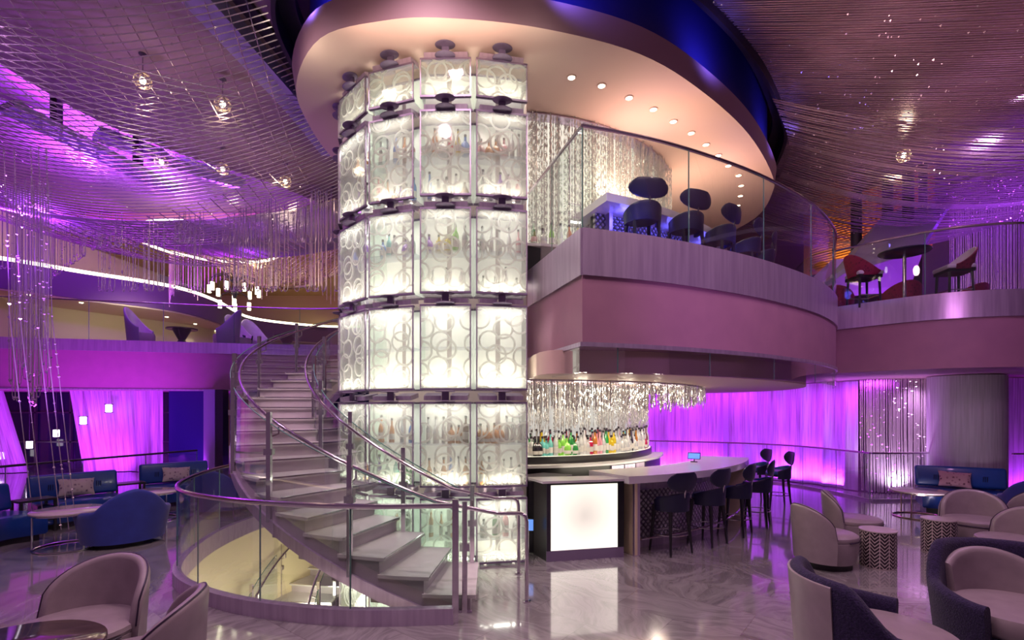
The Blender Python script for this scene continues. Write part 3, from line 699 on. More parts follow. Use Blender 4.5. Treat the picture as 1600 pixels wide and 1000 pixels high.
# backlit cube cabinet
t = thing('light_box_cabinet', 'black bar cabinet with large glowing white front panel', 'cabinet', (.95,7.0,0))
fr = [(.45,6.74),(1.52,6.98),(1.46,7.3),(.30,7.10)]
m = MB(); m.prism(fr, 0, 1.03); m.build('body', M_dark, t, world=True)
m = MB(); m.prism([(.40,6.69),(1.56,6.95),(1.5,7.34),(.22,7.12)], 1.03, 1.06); m.build('top', M_quartz, t, world=True, bevel=.006)
A_, B_ = Vector(fr[0]), Vector(fr[1]); dirv = (B_-A_).normalized(); nrm = Vector((dirv.y, -dirv.x))
def facebox(u0, u1, z0, z1, off, th):
    m = MB(); m.strip([A_+dirv*u0+nrm*off, A_+dirv*u1+nrm*off], z0, z1, th); return m
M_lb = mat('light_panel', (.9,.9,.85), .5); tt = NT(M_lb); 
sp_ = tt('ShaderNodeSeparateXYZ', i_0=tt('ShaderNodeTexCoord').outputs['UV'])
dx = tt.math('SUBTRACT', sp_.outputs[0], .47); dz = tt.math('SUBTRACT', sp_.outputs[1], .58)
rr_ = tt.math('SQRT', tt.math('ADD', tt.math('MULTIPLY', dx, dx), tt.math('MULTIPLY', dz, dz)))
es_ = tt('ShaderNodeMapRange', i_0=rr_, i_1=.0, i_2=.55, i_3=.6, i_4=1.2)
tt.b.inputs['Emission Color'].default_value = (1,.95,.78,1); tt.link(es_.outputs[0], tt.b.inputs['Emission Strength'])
facebox(.06,1.0,.14,1.0,.012,.02).build('glowing_panel', M_lb, t, world=True)
facebox(.0,1.09,.0,.14,.01,.03).build('kick_panel', M_bracket, t, world=True)
facebox(.0,.055,.14,1.03,.014,.03).build('frame_post', M_dgrey, t, world=True); facebox(1.0,1.09,.14,1.03,.014,.03).build('frame_post', M_dark, t, world=True)
# black service block left of the light box
t = thing('service_counter', 'black service counter in shadow between tower and glowing cabinet', 'counter', (.6,7.6,0))
m = MB(); m.prism([(.24,7.16),(.42,7.16),(.9,7.9),(.5,8.1),(.24,7.9)], 0, .98); m.build('body', M_dark, t, world=True)
m = MB(); m.prism([(.23,7.14),(.44,7.14),(.93,7.9),(.5,8.14),(.23,7.92)], .98, 1.0); m.build('top', M_dgrey, t, world=True)
t = thing('touch_screen', 'small lit blue-white screen low beside the tower', 'screen', tuple(G(829,850,0.35))); t.location = (.25,6.93,.35)
m = MB(); m.rbox((0,0,.09),(.09,.02,.17),.006); m.build('housing', M_dark, t); m = MB(); m.box((0,-.011,.09),(.075,.002,.15)); m.build('display', M_screen, t)
# till on the bar
tl = t = thing('till_screen', 'tilted blue point-of-sale screen standing on the far bar', 'till', (*bp(4.35,50),1.10), R(-25))
m = MB(); m.box((0,0,.01),(.18,.15,.02)); m.box((0,.02,.08),(.03,.03,.14)); m.build('stand', M_dark, t); m = MB(); m.rbox((0,-.02,.17),(.34,.02,.2),.008, rx=R(-30)); m.build('housing', M_dark, t); m = MB(); m.box((0,-.033,.168),(.3,.002,.16), rx=R(-30)); m.build('display', M_screen, t)

tl.scale = (.62,.62,.62)
# upper bar
t = thing('bar_counter', 'white-topped upper bar with dark quilted front on the balcony', 'bar counter', (1.35,7.4,FZ))
up = [Vector((.55,9.3)), Vector((1.35,7.30))] + cr([(2.0,7.62),(2.7,8.12),(3.5,8.85),(4.1,9.75),(4.3,10.8)], 5)
inn = [Vector((1.15,9.3)), Vector((1.6,7.95))] + cr([(2.0,8.2),(2.5,8.62),(3.1,9.2),(3.55,9.95),(3.7,10.8)], 5)
m = MB(); m.prism([(p.x,p.y) for p in up]+[(p.x,p.y) for p in inn[::-1]], 4.98, 5.10); m.build('worktop', M_quartz, t, world=True, bevel=.01)
sc_ = lambda P, d: [Vector((p.x+(BC.x+.6-p.x)*d, p.y+(BC.y-p.y)*d)) for p in P]
m = MB(); m.strip(sc_(up[1:], .11), FZ, 4.98, .06); m.build('front_panel', M_tuft, t, world=True)
m = MB(); m.strip([Vector((.80,9.3)), Vector((1.50,7.75))], FZ, 4.98, .06); m.build('side_panel', M_steel, t, world=True)
m = MB(); m.strip(sc_(up[1:], .135), FZ, 4.97, .05); m.build('carcass', M_dark, t, world=True)
for p in [(1.7,7.75),(2.6,8.4),(3.4,9.2)]: point((p[0],p[1]-.12,4.9), 5, BLUE, .1)
t = thing('back_bar', 'upper back bar shelf with pale top beside the tower', 'back bar', (*bp(3.9,6),FZ))
m = MB(); m.prism(arcp(4.05,2,26)+arcp(3.75,2,26)[::-1], FZ, 4.42); m.build('cabinet', M_dark, t, world=True)
m = MB(); m.prism(arcp(4.08,2,26)+arcp(3.75,2,26)[::-1], 4.42, 4.46); m.build('worktop', M_quartz, t, world=True)

# ================================================================== BOTTLES
PROF = {
 'tall': [(.0,0),(.036,0),(.038,.01),(.038,.19),(.030,.225),(.014,.25),(.013,.30),(0,.30)],
 'square': [(.0,0),(.045,0),(.047,.01),(.047,.14),(.036,.165),(.015,.18),(.014,.22),(0,.22)],
 'round': [(.0,0),(.04,0),(.058,.04),(.06,.09),(.045,.14),(.016,.17),(.014,.22),(0,.22)],
 'wine': [(.0,0),(.037,0),(.038,.01),(.038,.17),(.026,.21),(.013,.235),(.013,.31),(0,.31)],
 'slim': [(.0,0),(.027,0),(.028,.01),(.028,.2),(.013,.24),(.012,.32),(0,.32)]}
SHAPE_WORD = {'tall': 'tall', 'square': 'short square-shouldered', 'round': 'squat round', 'wine': 'long-necked', 'slim': 'slim'}
SW2 = {'tall':'tall','square':'square','round':'round','wine':'long-necked','slim':'slim'}
ROWS = ['top','first full','second full','third full','fourth full','floor-level','lower','lowest']
proto = {}
def bottle(shape, color, loc, label, group, sc=1.0, rz=0):
    key = (shape, color)
    if key not in proto:
        n = 4 if shape == 'square' else 10; m = MB(); p = PROF[shape]; m.lathe(p, n)
        zt = p[3][1]; r = p[2][0]+.0012; m.lathe([(r, zt*.25),(r, zt*.72)], n, mi=1, caps=False)
        o = m.build('bottle', [BOT[color], M_label]); zz = p[-1][1]
        c = MB(); c.lathe([(0,zz-.002),(.016,zz-.002),(.016,zz+.028),(0,zz+.028)], 8); k = c.build('cap', M_cap, o)
        proto[key] = o; o.location = loc; o.rotation_euler = (0,0,rz); o.scale = (sc,)*3
        return tag(o, label, 'bottle', group)
    o = dup(proto[key], loc, rz, label, group, sc); return o
def cname(c): return {'amber':'amber','clear':'clear glass','gold':'yellow','cyan':'turquoise','lime':'lime-green'}.get(c, c)
rb = random.Random(11)
fill = {  # (col,row): (upper shelf list, base shelf list)
 (1,1): ('amber amber', 'purple purple clear'), (2,1): ('black black blue amber red', 'pink amber brown purple clear blue'),
 (3,1): ('clear amber clear red gold blue', 'blue clear clear white brown'), (4,1): ('pink amber amber pink clear clear', 'clear clear purple white pink'),
 (1,2): ('blue purple', ''), (2,2): ('blue cyan clear purple clear', ''), (3,2): ('purple gold gold lime clear', 'clear clear white'), (4,2): ('clear white clear white pink', 'clear clear white clear'),
 (1,4): ('amber clear', 'purple amber'), (2,4): ('amber amber clear blue', 'purple clear cyan green green'), (3,4): ('clear white clear amber amber brown', 'amber black amber blue clear amber'),
 (4,4): ('amber amber amber amber clear clear clear', 'amber clear white clear clear white'),
 (2,5): ('clear amber black', ''), (3,5): ('amber amber amber clear', 'clear'), (4,5): ('clear green pink clear', '')}
shp = list(PROF)
for (ci, ri), (up_, lo_) in fill.items():
    for lev, lst in ((1, up_), (0, lo_)):
        cs = lst.split()
        if not cs or (ci,ri,lev) not in SHELF: continue
        mid, ang, z, wd = SHELF[(ci,ri,lev)]
        sh = {c: rb.choice(shp) for c in set(cs)}
        if lev == 1 and (ci,ri) == (3,1): sh['gold'] = 'wine'; sh['red'] = 'wine'
        for i, c in enumerate(cs):
            u = (i+.6)/(len(cs)+.2)-.5+rb.uniform(-.01,.01); yy = .13+rb.uniform(-.03,.05)
            loc = (mid.x+math.cos(ang)*u*wd*.92-math.sin(ang)*yy, mid.y+math.sin(ang)*u*wd*.92+math.cos(ang)*yy, z+.001)
            bottle(sh[c], c, loc, f'{cname(c)} {SW2[sh[c]]} bottle {"shelf" if lev else "base"} of {ROWS[ri]} tower case, {COLN[ci]} column',
                   f'{cname(c)} bottles in tower case {COLN[ci]} {ROWN[ri]} {"middle" if lev else "base"}', rb.uniform(.95,1.12), ang)
# back-bar bottles, three rows
cols_bar = 'amber red clear black black cyan cyan clear lime lime green clear clear white red amber pink clear green gold gold clear clear clear clear clear black clear amber clear clear white clear red clear brown clear clear'.split()
sec = lambda a: 'tower end' if a < 10 else 'left half' if a < 22 else 'right half' if a < 38 else 'far end'
for row, (r, z, n) in enumerate(((3.16,1.229,52),(3.06,1.229,50),(2.97,1.229,44))):
    for i in range(n):
        a = lerp(3.5, 70, (i+rb.uniform(.3,.7))/n); c = cols_bar[min(len(cols_bar)-1, int(i/n*len(cols_bar)))] if row == 0 else rb.choice(cols_bar)
        s_ = rb.choice(shp); p = bp(r, a, z)
        bottle(s_, c, p, f'{cname(c)} {SW2[s_]} bottle {["front","middle","rear"][row]} row on lower back bar, {sec(a)}', f'{cname(c)} {s_} bottles lower back bar {row} {sec(a)}', rb.uniform(1.15,1.35), R(a))
for i, c in enumerate('red amber green clear lime clear amber gold clear'.split()):
    a = lerp(3.5, 20, i/8); s_ = rb.choice(shp); bottle(s_, c, bp(3.93,a,4.461), f'{cname(c)} {SHAPE_WORD[s_]} bottle standing on the upper back bar', f'{cname(c)} {s_} bottles on the upper back bar', 1.1)

by = {}
for o in list(COL.objects):
    if o.get('category') == 'bottle': by.setdefault(o['label'], []).append(o)
for lb, os_ in by.items():
    if len(os_) > 1:
        for i, o in enumerate(sorted(os_, key=lambda q: q.location.x/max(.1,q.location.y))): o['label'] = ORD[i]+' '+lb.replace(' bottle ', ' bottle from the left ', 1)
# ================================================================== SEATING
def shell(mb, th0, th1, rfn, z0fn, z1fn, thick, lean=0.0, n=24, nz=8, mi_out=0, mi_in=1, cy=0, sx=1, sy=1):
    """upholstered curved back: outer skin, rolled top, inner skin. th measured from +Y (the back)"""
    cols = []
    for i in range(n+1):
        th = lerp(th0, th1, i/n); r = rfn(th) if callable(rfn) else rfn; zb, zt = z0fn(th), z1fn(th); ring = []
        taper = 1.0
        for j in range(nz+1):   # outer bottom -> top
            k = j/nz; z = lerp(zb, zt-thick/2, k); rr = r + lean*k; ring.append((rr, z))
        for j in range(1, 6):
            a = PI*j/6; ring.append((r+lean - thick/2 + thick/2*math.cos(a), zt-thick/2+thick/2*math.sin(a)))
        for j in range(nz+1):
            k = 1-j/nz; z = lerp(zb, zt-thick/2, k); ring.append((r + lean*k - thick, z))
        cols.append([(rr*math.sin(th)*sx, cy+rr*math.cos(th)*sy, z) for rr, z in ring])
    w = len(cols[0]); vs = [p for c in cols for p in c]; h = nz+4
    fo = []; fi = []
    for i in range(n):
        for j in range(w):
            q = (i*w+j, i*w+(j+1)%w, (i+1)*w+(j+1)%w, (i+1)*w+j); (fo if j < h-1 or j == w-1 else fi).append(q)
    for base in (0, n): fo.append([base*w+j for j in (range(w) if base else range(w)[::-1])])
    o = len(mb.v); mb.add(vs, fo, mi_out); mb.f += [[o+k for k in f] for f in fi]; mb.m += [mi_in]*len(fi)
    edge = [c[nz+2] for c in cols]; return edge, cols
def tub_chair(label, loc, rz, group=None, r=.36, seat_h=.43, back=.80, span=68, m_out=None, m_in=None, wide=1.0):
    m_out = m_out or M_grey_l; m_in = m_in or M_grey_l
    t = thing('tub_chair', label, 'chair', loc, rz, group)
    m = MB(); m.lathe([(0,0),(r*.80,0),(r*.80,.07),(0,.07)], 32, sx=wide); m.build('plinth', M_wood, t)
    m = MB(); m.lathe([(0,.07),(r*.86,.07),(r*.92,.12),(r*.99,.26),(r,seat_h-.08),(r*.97,seat_h-.075),(0,seat_h-.075)], 36, sx=wide); m.build('seat_base', m_out, t)
    m = MB(); m.lathe([(0,seat_h-.075),(r*.98,seat_h-.075),(r*1.01,seat_h-.05),(r*.99,seat_h-.02),(r*.9,seat_h),(r*.5,seat_h+.012),(0,seat_h+.015)], 36, sx=wide); m.build('seat_cushion', m_in, t)
    m = MB(); top = lambda th: seat_h-.03+(back-seat_h+.03)*max(.0, math.cos(th/R(span)*PI/2))**.38
    edge, cols = shell(m, -R(span), R(span), r*1.04, lambda th: .09, top, .075, .035, 32, sx=wide)
    bk = m.build('backrest', [m_out, m_in], t)
    m = MB(); m.tube([Vector(p)*1.0 for p in edge], .007, 5); m.tube([(r*1.015*math.cos(a)*wide, r*1.015*math.sin(a), seat_h-.07) for a in [lerp(PI*1.02, PI*1.98, k/20) for k in range(21)]], .007, 5)
    m.build('piping', M_pipe, bk); return t
GC = 'grey leather tub chairs'
tub_chair('grey leather tub chair left of the left chevron drum table, seen from its side', (4.05,6.6,0), R(98))
tub_chair('grey leather tub chair behind the left chevron drum table', (5.0,7.5,0), R(62))
tub_chair('wide grey leather tub chair just right of the right chevron drum table', (6.72,7.4,0), R(-30), wide=1.1)
tub_chair('grey leather tub chair at the right edge with its seat towards the drum tables', (6.15,6.25,0), R(-78), wide=1.1)
tub_chair('tall-backed grey tub chair turned away at the far right edge', (7.75,7.7,0), R(165), back=.86)
tub_chair('mauve leather tub chair in the left foreground facing the dark bronze table', (-3.22,3.78,0), R(-8), r=.40, back=.83, span=80)
tub_chair('mauve leather tub chair in the left foreground seen from its piped side', (-2.42,3.25,0), R(-72), r=.38, back=.83, span=80)

def lounge_chair(label, loc, rz, w=.52):
    """two-tone club chair: boucle wrap with lower arms, leather back outside, inner back and seat"""
    t = thing('lounge_chair', label, 'chair', loc, rz)
    m = MB(); m.lathe([(0,0),(w*.72,0),(w*.72,.08),(0,.08)], 32); m.build('plinth', M_wood, t)
    sm = lambda a, b, x: (lambda q: q*q*(3-2*q))(max(0, min(1, (x-a)/(b-a))))
    top = lambda th: .86-.28*sm(R(38), R(75), abs(th))-.05*sm(R(75), R(125), abs(th))
    m = MB(); edge, cols = shell(m, -R(128), R(128), w*1.02, lambda th: .1, top, .10, .05, 40)
    m.build('wrap_shell', [M_boucle, M_boucle], t)
    m = MB(); shell(m, -R(34), R(34), w*1.035, lambda th: .1, lambda th: top(th)-.03, .02, .055, 16); m.build('outer_back', [M_grey_l, M_grey_l], t)
    m = MB(); shell(m, -R(46), R(46), w*.93, lambda th: .4, lambda th: .40+.40*max(0, math.cos(th*1.45))**.4, .09, .03, 20); m.build('inner_back', [M_grey_l, M_grey_l], t)
    m = MB(); m.lathe([(0,.08),(w*.8,.08),(w*.9,.28),(0,.28)], 36); m.build('seat_base', M_boucle, t)
    m = MB(); m.lathe([(0,.28),(w*.84,.28),(w*.89,.32),(w*.89,.40),(w*.85,.44),(w*.5,.46),(0,.465)], 36); m.build('seat_cushion', M_grey_l, t)
    return t
lounge_chair('purple boucle lounge chair with pale leather back in the right foreground, seen over its arm', (2.62,3.62,0), R(82))
lounge_chair('purple boucle lounge chair with lilac seat at the lower right corner, facing out', (4.02,4.05,0), R(-12))

def wing_arm(label, loc, rz, group=None):
    t = thing('swivel_armchair', label, 'armchair', loc, rz, group); w = .46
    m = MB(); m.lathe([(0,0),(w*.72,0),(w*.72,.06),(0,.06)], 28, sx=1.1); m.build('plinth', M_wood, t)
    def top(th):
        k = abs(th)/R(120); hump = .25*max(0, 1-(k/.42)**2)**1.0 if k < .42 else 0
        return .60-.10*k+hump
    m = MB(); shell(m, -R(120), R(120), w, lambda th: .07, top, .09, .07, 44, sx=1.12); m.build('wrap_back', [M_blue_f, M_blue_f], t)
    m = MB(); m.lathe([(0,.07),(w*.88,.07),(w*.95,.36),(w*.9,.42),(w*.5,.45),(0,.45)], 32, sx=1.1); m.build('seat_cushion', M_blue_f, t); return t
wing_arm('blue velvet armchair with humped back left of the stair opening, seen from behind', (-5.85,7.72,0), R(232))
wing_arm('blue velvet armchair glimpsed behind the glass guard, nearer the window', (-5.75,10.1,0), R(190))
wing_arm('blue velvet armchair half hidden behind the stair foot post', (-5.15,10.9,0), R(160))
wing_arm('blue velvet armchair behind the tall-backed tub chair at the right edge', (8.95,8.6,0), R(120))

def sofa(label, loc, rz, L=1.3):
    """armless settee, serpentine seat, tilted back; back towards +Y"""
    t = thing('settee', label, 'sofa', loc, rz); n = 24
    def front(u): return -.42-.10*math.sin(u*PI*2+.6)
    us = [i/n for i in range(n+1)]
    poly = lambda ins: [((u-.5)*(L-ins*2), front(u)+ins) for u in us] + [((.5)*(L-ins*2), .28-ins), (-.5*(L-ins*2), .28-ins)]
    m = MB(); m.prism(poly(.07), 0, .09); m.build('plinth', M_wood, t)
    m = MB()
    lv = [(.09,.02),(.12,.0),(.36,.0),(.41,.012),(.43,.04)]; k = len(poly(0)); vs = []
    for z, ins in lv: vs += [(x, y, z) for x, y in poly(ins)]
    fs = [(j*k+i, j*k+(i+1)%k, (j+1)*k+(i+1)%k, (j+1)*k+i) for j in range(len(lv)-1) for i in range(k)]
    fs += [tuple(range(k))[::-1], tuple((len(lv)-1)*k+i for i in range(k))]; m.add(vs, fs); m.build('seat', M_blue_l, t)
    m = MB(); m.rbox((0,.29,.64), (L+.02,.15,.42), .05, rx=R(-10)); bk = m.build('backrest', M_blue_l, t)
    m = MB()
    for x in (-L*.27, L*.27):
        for k_ in (-1,0,1): m.tube([(x+k_*.03,.208,.56),(x+k_*.03,.19,.68)], .006, 4)
    m.build('channel_stitching', M_navy, bk)
    m = MB(); m.box((-L*.4,.25,.44),(.05,.05,.06)); m.box((L*.4,.25,.44),(.05,.05,.06)); m.build('back_support', M_rail, t); return t
def pillow(label, loc, rz, m_, s=1.0):
    mb = MB(); g = []
    N = 12
    for side in (1, -1):
        grid = [[((u/N-.5)*.52*s*(1-.08*math.sin(PI*v/N)), side*.075*s*(max(0,(math.sin(PI*u/N)*math.sin(PI*v/N)))**.45)*1.0, (v/N-.5)*.32*s*(1-.08*math.sin(PI*u/N))) for u in range(N+1)] for v in range(N+1)]
        if side < 0: grid = [r_[::-1] for r_ in grid]
        mb.surf(grid)
    o = mb.build('pillow', m_); o.location = loc; o.rotation_euler = (R(-22), R(3), rz); return tag(o, label, 'pillow')
def sofa_with(label, plabel, loc, rz, L, fm, off=0):
    sofa(label, loc, rz, L); c, s = math.cos(rz), math.sin(rz); lx, ly = off, .115
    pillow(plabel, (loc[0]+c*lx-s*ly, loc[1]+s*lx+c*ly, .61), rz, fm)
sofa_with('blue leather settee at the left edge, cut by the frame', 'patterned pillow on the settee at the left edge', (-7.75,7.35,0), R(80), 1.3, M_floral_a, -.2)
sofa_with('blue leather settee between two dark side tables under the left railing', 'beige floral pillow on the settee between the side tables', (-7.75,9.15,0), R(52), 1.25, M_floral_a)
sofa_with('blue leather settee farthest left lounge, near the blue wall', 'beige floral pillow on the settee near the blue wall', (-7.15,10.95,0), R(44), 1.25, M_floral_a)
sofa_with('bright blue leather settee in front of the white column on the right', 'pink floral pillow on the right-hand settee', (8.85,10.05,0), R(-30), 1.4, M_floral_b, -.1)

def drum(label, loc):
    t = thing('drum_table', label, 'side table', loc, 0, 'chevron drum tables')
    m = MB(); m.lathe([(.20,.012),(.20,.455)], 36, uv=True, caps=False)
    me = m.build('drum_body', M_chev, t); me.data.uv_layers[0]
    for l in me.data.uv_layers[0].data: l.uv = (l.uv[0], l.uv[1]/.46)
    m = MB(); m.lathe([(0,.455),(.205,.455),(.208,.46),(.205,.472),(0,.474)], 36); m.build('top', M_tabletop, t)
    m = MB(); m.lathe([(0,0),(.2,0),(.204,.012),(0,.012)], 36); m.build('foot', M_tabletop, t)
drum('black and white chevron drum table on the left of the pair', (4.68,6.55,0)); drum('black and white chevron drum table on the right of the pair', (6.0,7.2,0))
def round_table(label, loc, r, h, top=M_tabletop, metal=M_rail, group=None):
    t = thing('coffee_table', label, 'table', loc, 0, group)
    m = MB(); m.lathe([(0,h-.03),(r-.01,h-.03),(r,h-.022),(r,h-.006),(r-.008,h),(0,h)], 48); m.build('tabletop', top, t)
    m = MB(); m.lathe([(r*.93,h-.045),(r*.99,h-.045),(r*.99,h-.03),(r*.93,h-.03)], 48, caps=False); m.build('apron', metal, t)
    m = MB(); m.tube([(r*.9*math.cos(a), r*.9*math.sin(a), .012) for a in [2*PI*k/40 for k in range(40)]], .012, 6, closed=True); m.build('base_ring', metal, t)
    for k in range(3):
        a = R(215+120*k); m = MB(); m.tube([(r*.9*math.cos(a), r*.9*math.sin(a), .01),(r*.9*math.cos(a), r*.9*math.sin(a), h-.03)], .013, 8); m.build('leg', metal, t)
round_table('round stone-topped coffee table beside the humped blue armchair', (-6.45,7.45,0), .44, .55)
round_table('small round coffee table in front of the settee near the blue wall', (-6.55,9.35,0), .42, .52)
round_table('round brass-legged coffee table in front of the right settee', (7.6,9.55,0), .45, .50, metal=M_brass)
round_table('dark bronze round table at the lower left corner', (-3.02,3.02,0), .50, .56, M_darktop, M_dgrey)
round_table('lilac round table cut by the lower right corner', (3.72,3.02,0), .42, .50)
def console(label, loc, rz):
    t = thing('side_table', label, 'side table', loc, rz, 'dark side tables')
    m = MB(); m.box((0,0,.54),(.5,.34,.035)); m.build('top', M_wood, t, bevel=.004)
    for sx in (-1,1):
        for sy in (-1,1): m = MB(); m.box((sx*.22,sy*.14,.26),(.035,.035,.52)); m.build('leg', M_wood, t)
    m = MB(); m.box((0,.14,.2),(.42,.02,.02)); m.box((0,-.14,.2),(.42,.02,.02)); m.build('stretcher', M_wood, t)
console('dark wooden side table between the left-edge settee and its neighbour', (-7.75,8.3,0), R(66)); console('dark wooden side table before the settee near the blue wall', (-7.6,10.15,0), R(50))

def stool(label, loc, rz, group):
    t = thing('bar_stool', label, 'bar stool', loc, rz, group)
    for sx in (-1,1):
        for sy in (-1,1):
            m = MB(); m.tube([(sx*.205,sy*.20,0),(sx*.18,sy*.17,.35),(sx*.16,sy*.15,.66)], [.015,.023,.03], 6); m.build('leg', M_wood, t)
    m = MB(); m.tube([(.192*math.cos(a)*1.3, .18*math.sin(a)*1.3, .27) for a in [2*PI*k/32 for k in range(32)]], .009, 6, closed=True); m.build('foot_ring', M_rail, t)
    m = MB(); m.lathe([(0,.64),(.20,.64),(.225,.67),(.225,.68),(0,.68)], 28); m.build('seat_frame', M_wood, t)
    m = MB(); m.lathe([(0,.68),(.215,.68),(.222,.71),(.20,.75),(.1,.765),(0,.767)], 28); m.build('seat_cushion', M_blue_l, t)
    m = MB(); shell(m, -R(105), R(105), .25, lambda th: .60, lambda th: .76+.10*max(0,math.cos(th/R(105)*PI/2)), .035, .01, 24); m.build('seat_wrap', [M_navy, M_blue_l], t)
    m = MB(); m.tube([(0,.245,.78),(0,.27,.90)], .012, 6); m.build('back_bracket', M_rail, t)
    m = MB(); g = []; N = 20   # back pad: curved plate with a flat-ish top and round bottom
    for side in (1,-1):
        rows = []
        for j in range(9):
            k = j/8; row = []
            for i in range(N):
                a = 2*PI*i/N; rr = math.sin(k*PI/2) if True else k; x = .285*rr*math.cos(a); zz = (.10 if math.sin(a) > 0 else .155)*rr*math.sin(a)
                if math.sin(a) > 0: zz = .12*rr*min(1, math.sin(a)*1.25)
                y = .275-.9*x*x*.9+zz*.12+side*.02*math.cos(k*PI/2)**.6 if k < 1 else .275-.81*x*x+zz*.12
                row.append((x, y, 1.02+zz))
            rows.append(row)
        m.surf(rows if side < 0 else [r_[::-1] for r_ in rows], closed_u=True)
    m.build('backrest', M_navy, t); return t
sg = 'navy bar stools at the lower bar'
s0 = stool('navy bar stool nearest the cream end panel of the lower bar', (*bp(5.02,29),0), R(180+29), sg)
for r_, a, lb in ((5.02,38.5,'navy bar stool second from the cream end panel of the lower bar'), (5.06,48.5,'navy bar stool third from the cream end panel of the lower bar'), (5.2,58,'navy bar stool fourth from the cream end panel, by the far counter end'),
                  (5.75,79,'navy bar stool standing past the far end of the lower bar, against the violet curtain'), (5.55,86,'navy bar stool farthest from the camera, behind the last one at the lower bar')):
    dup(s0, (*bp(r_,a),0), R(180+a), lb)
for i, (x, y) in enumerate([(1.80,7.08),(2.52,7.45),(3.2,7.95),(3.85,8.5),(4.38,9.1),(4.75,9.85)]):
    d_ = Vector((x-BC.x-1.0, y-BC.y+1.5)); a = math.atan2(d_.x, -d_.y)
    dup(s0, (x,y,FZ), PI+a+R(-10), ['navy stool nearest the balcony corner at the upper bar','navy stool second from the balcony corner at the upper bar','navy stool third from the balcony corner at the upper bar','navy stool fourth from the balcony corner at the upper bar','navy stool fifth from the balcony corner at the upper bar','navy stool farthest round the upper bar'][i], 'navy bar stools at the upper bar')

def red_stool(label, loc, rz):
    t = thing('counter_chair', label, 'bar chair', loc, rz, 'red bar chairs on the right balcony')
    for sx in (-1,1):
        for sy in (-1,1): m = MB(); m.tube([(sx*.20,sy*.2,0),(sx*.18,sy*.18,.6)], [.02,.028], 4); m.build('leg', M_wood, t, smooth=False)
    m = MB(); m.box((0,-.19,.25),(.36,.02,.02)); m.box((-.19,0,.25),(.02,.36,.02)); m.box((.19,0,.25),(.02,.36,.02)); m.build('stretcher', M_rail, t)
    m = MB(); m.box((0,0,.61),(.44,.44,.06)); m.build('seat_frame', M_wood, t)
    m = MB(); m.rbox((0,-.01,.675),(.47,.47,.08),.03); m.build('seat_cushion', M_white_l, t)
    m = MB(); shell(m, -R(115), R(115), .26, lambda th: .62, lambda th: .70+.36*max(0,math.cos(th/R(115)*PI/2))**1.5, .04, .07, 24); m.build('backrest', [M_red, M_white_l], t)
red_stool('dark-legged red bar chair left of the high round balcony table', (6.85,9.98,FZ), R(88)); red_stool('dark-legged red bar chair right of the high round balcony table', (8.25,9.55,FZ), R(-100))
def low_red(label, loc, rz):
    t = thing('red_armchair', label, 'armchair', loc, rz, 'low red armchairs')
    m = MB(); m.lathe([(0,0),(.3,0),(.34,.3),(0,.3)], 24); m.build('seat_base', M_red, t)
    m = MB(); m.lathe([(0,.3),(.33,.3),(.35,.36),(.3,.42),(0,.44)], 24); m.build('seat_cushion', M_white_l, t)
    m = MB(); shell(m, -R(100), R(100), .37, lambda th: .02, lambda th: .45+.3*max(0,math.cos(th/R(100)*PI/2)), .06, .03, 24); m.build('backrest', [M_red, M_red], t)
low_red('low red armchair behind the high balcony table', (8.3,11.0,FZ), R(180)); low_red('low red armchair behind the right red bar chair', (9.9,11.2,FZ), R(200)); low_red('low red armchair partly hidden by the left red bar chair', (7.15,11.4,FZ), R(150))
t = thing('high_table', 'high round table with single steel leg on the right balcony', 'table', (7.45,9.72,FZ))
m = MB(); m.lathe([(0,1.02),(.40,1.02),(.42,1.035),(.42,1.05),(0,1.055)], 40); m.build('tabletop', M_navy, t)
m = MB(); m.lathe([(.03,.02),(.03,1.02)], 12); m.build('column', M_rail, t); m = MB(); m.lathe([(0,0),(.22,0),(.22,.012),(.03,.03),(0,.03)], 28); m.build('base', M_rail, t)

# mezzanine furniture (far left)
def wing(label, loc, rz, out=M_lavender):
    t = thing('high_back_chair', label, 'chair', loc, rz, 'high-backed mezzanine chairs')
    m = MB(); m.lathe([(0,.02),(.3,.02),(.34,.1),(.36,.42),(0,.42)], 24); m.build('seat_base', M_white_l, t)
    m = MB(); m.lathe([(0,.42),(.34,.42),(.34,.47),(0,.49)], 24); m.build('seat_cushion', M_white_l, t)
    m = MB(); shell(m, -R(105), R(105), .38, lambda th: .03, lambda th: .62+.68*max(0,math.cos(th/R(105)*PI/2))**1.6, .06, .10, 28); m.build('backrest', [out, M_white_l], t)
for px, d_, rz, lb in ((222,16.3,100,'high-backed lavender chair standing left of the hourglass table on the mezzanine'),(352,16.6,-80,'white tub-like high-back chair right of the hourglass table on the mezzanine'),(375,17.4,75,'dark-winged high-back chair right of the stair stringer top'),(398,18.2,60,'dark-winged white chair left of the second hourglass table'),(518,18.4,-70,'high-back chair right of the second hourglass table')):
    wing(lb, ((px-800)/F*d_, d_, FZ), R(rz), M_navy if 'dark' in lb else M_lavender)
for px, d_, lb in ((284,17.0,'hourglass pedestal table on the mezzanine behind the purple balcony front'),(448,18.6,'hourglass pedestal table beyond the top of the stairs')):
    t = thing('pedestal_table', lb, 'table', ((px-800)/F*d_, d_, FZ)); m = MB(); m.lathe([(0,0),(.28,0),(.10,.36),(.28,.70),(0,.70)], 20); m.build('pedestal', M_dgrey, t)
    m = MB(); m.lathe([(0,.70),(.46,.70),(.46,.74),(0,.74)], 32); m.build('tabletop', M_darktop, t)

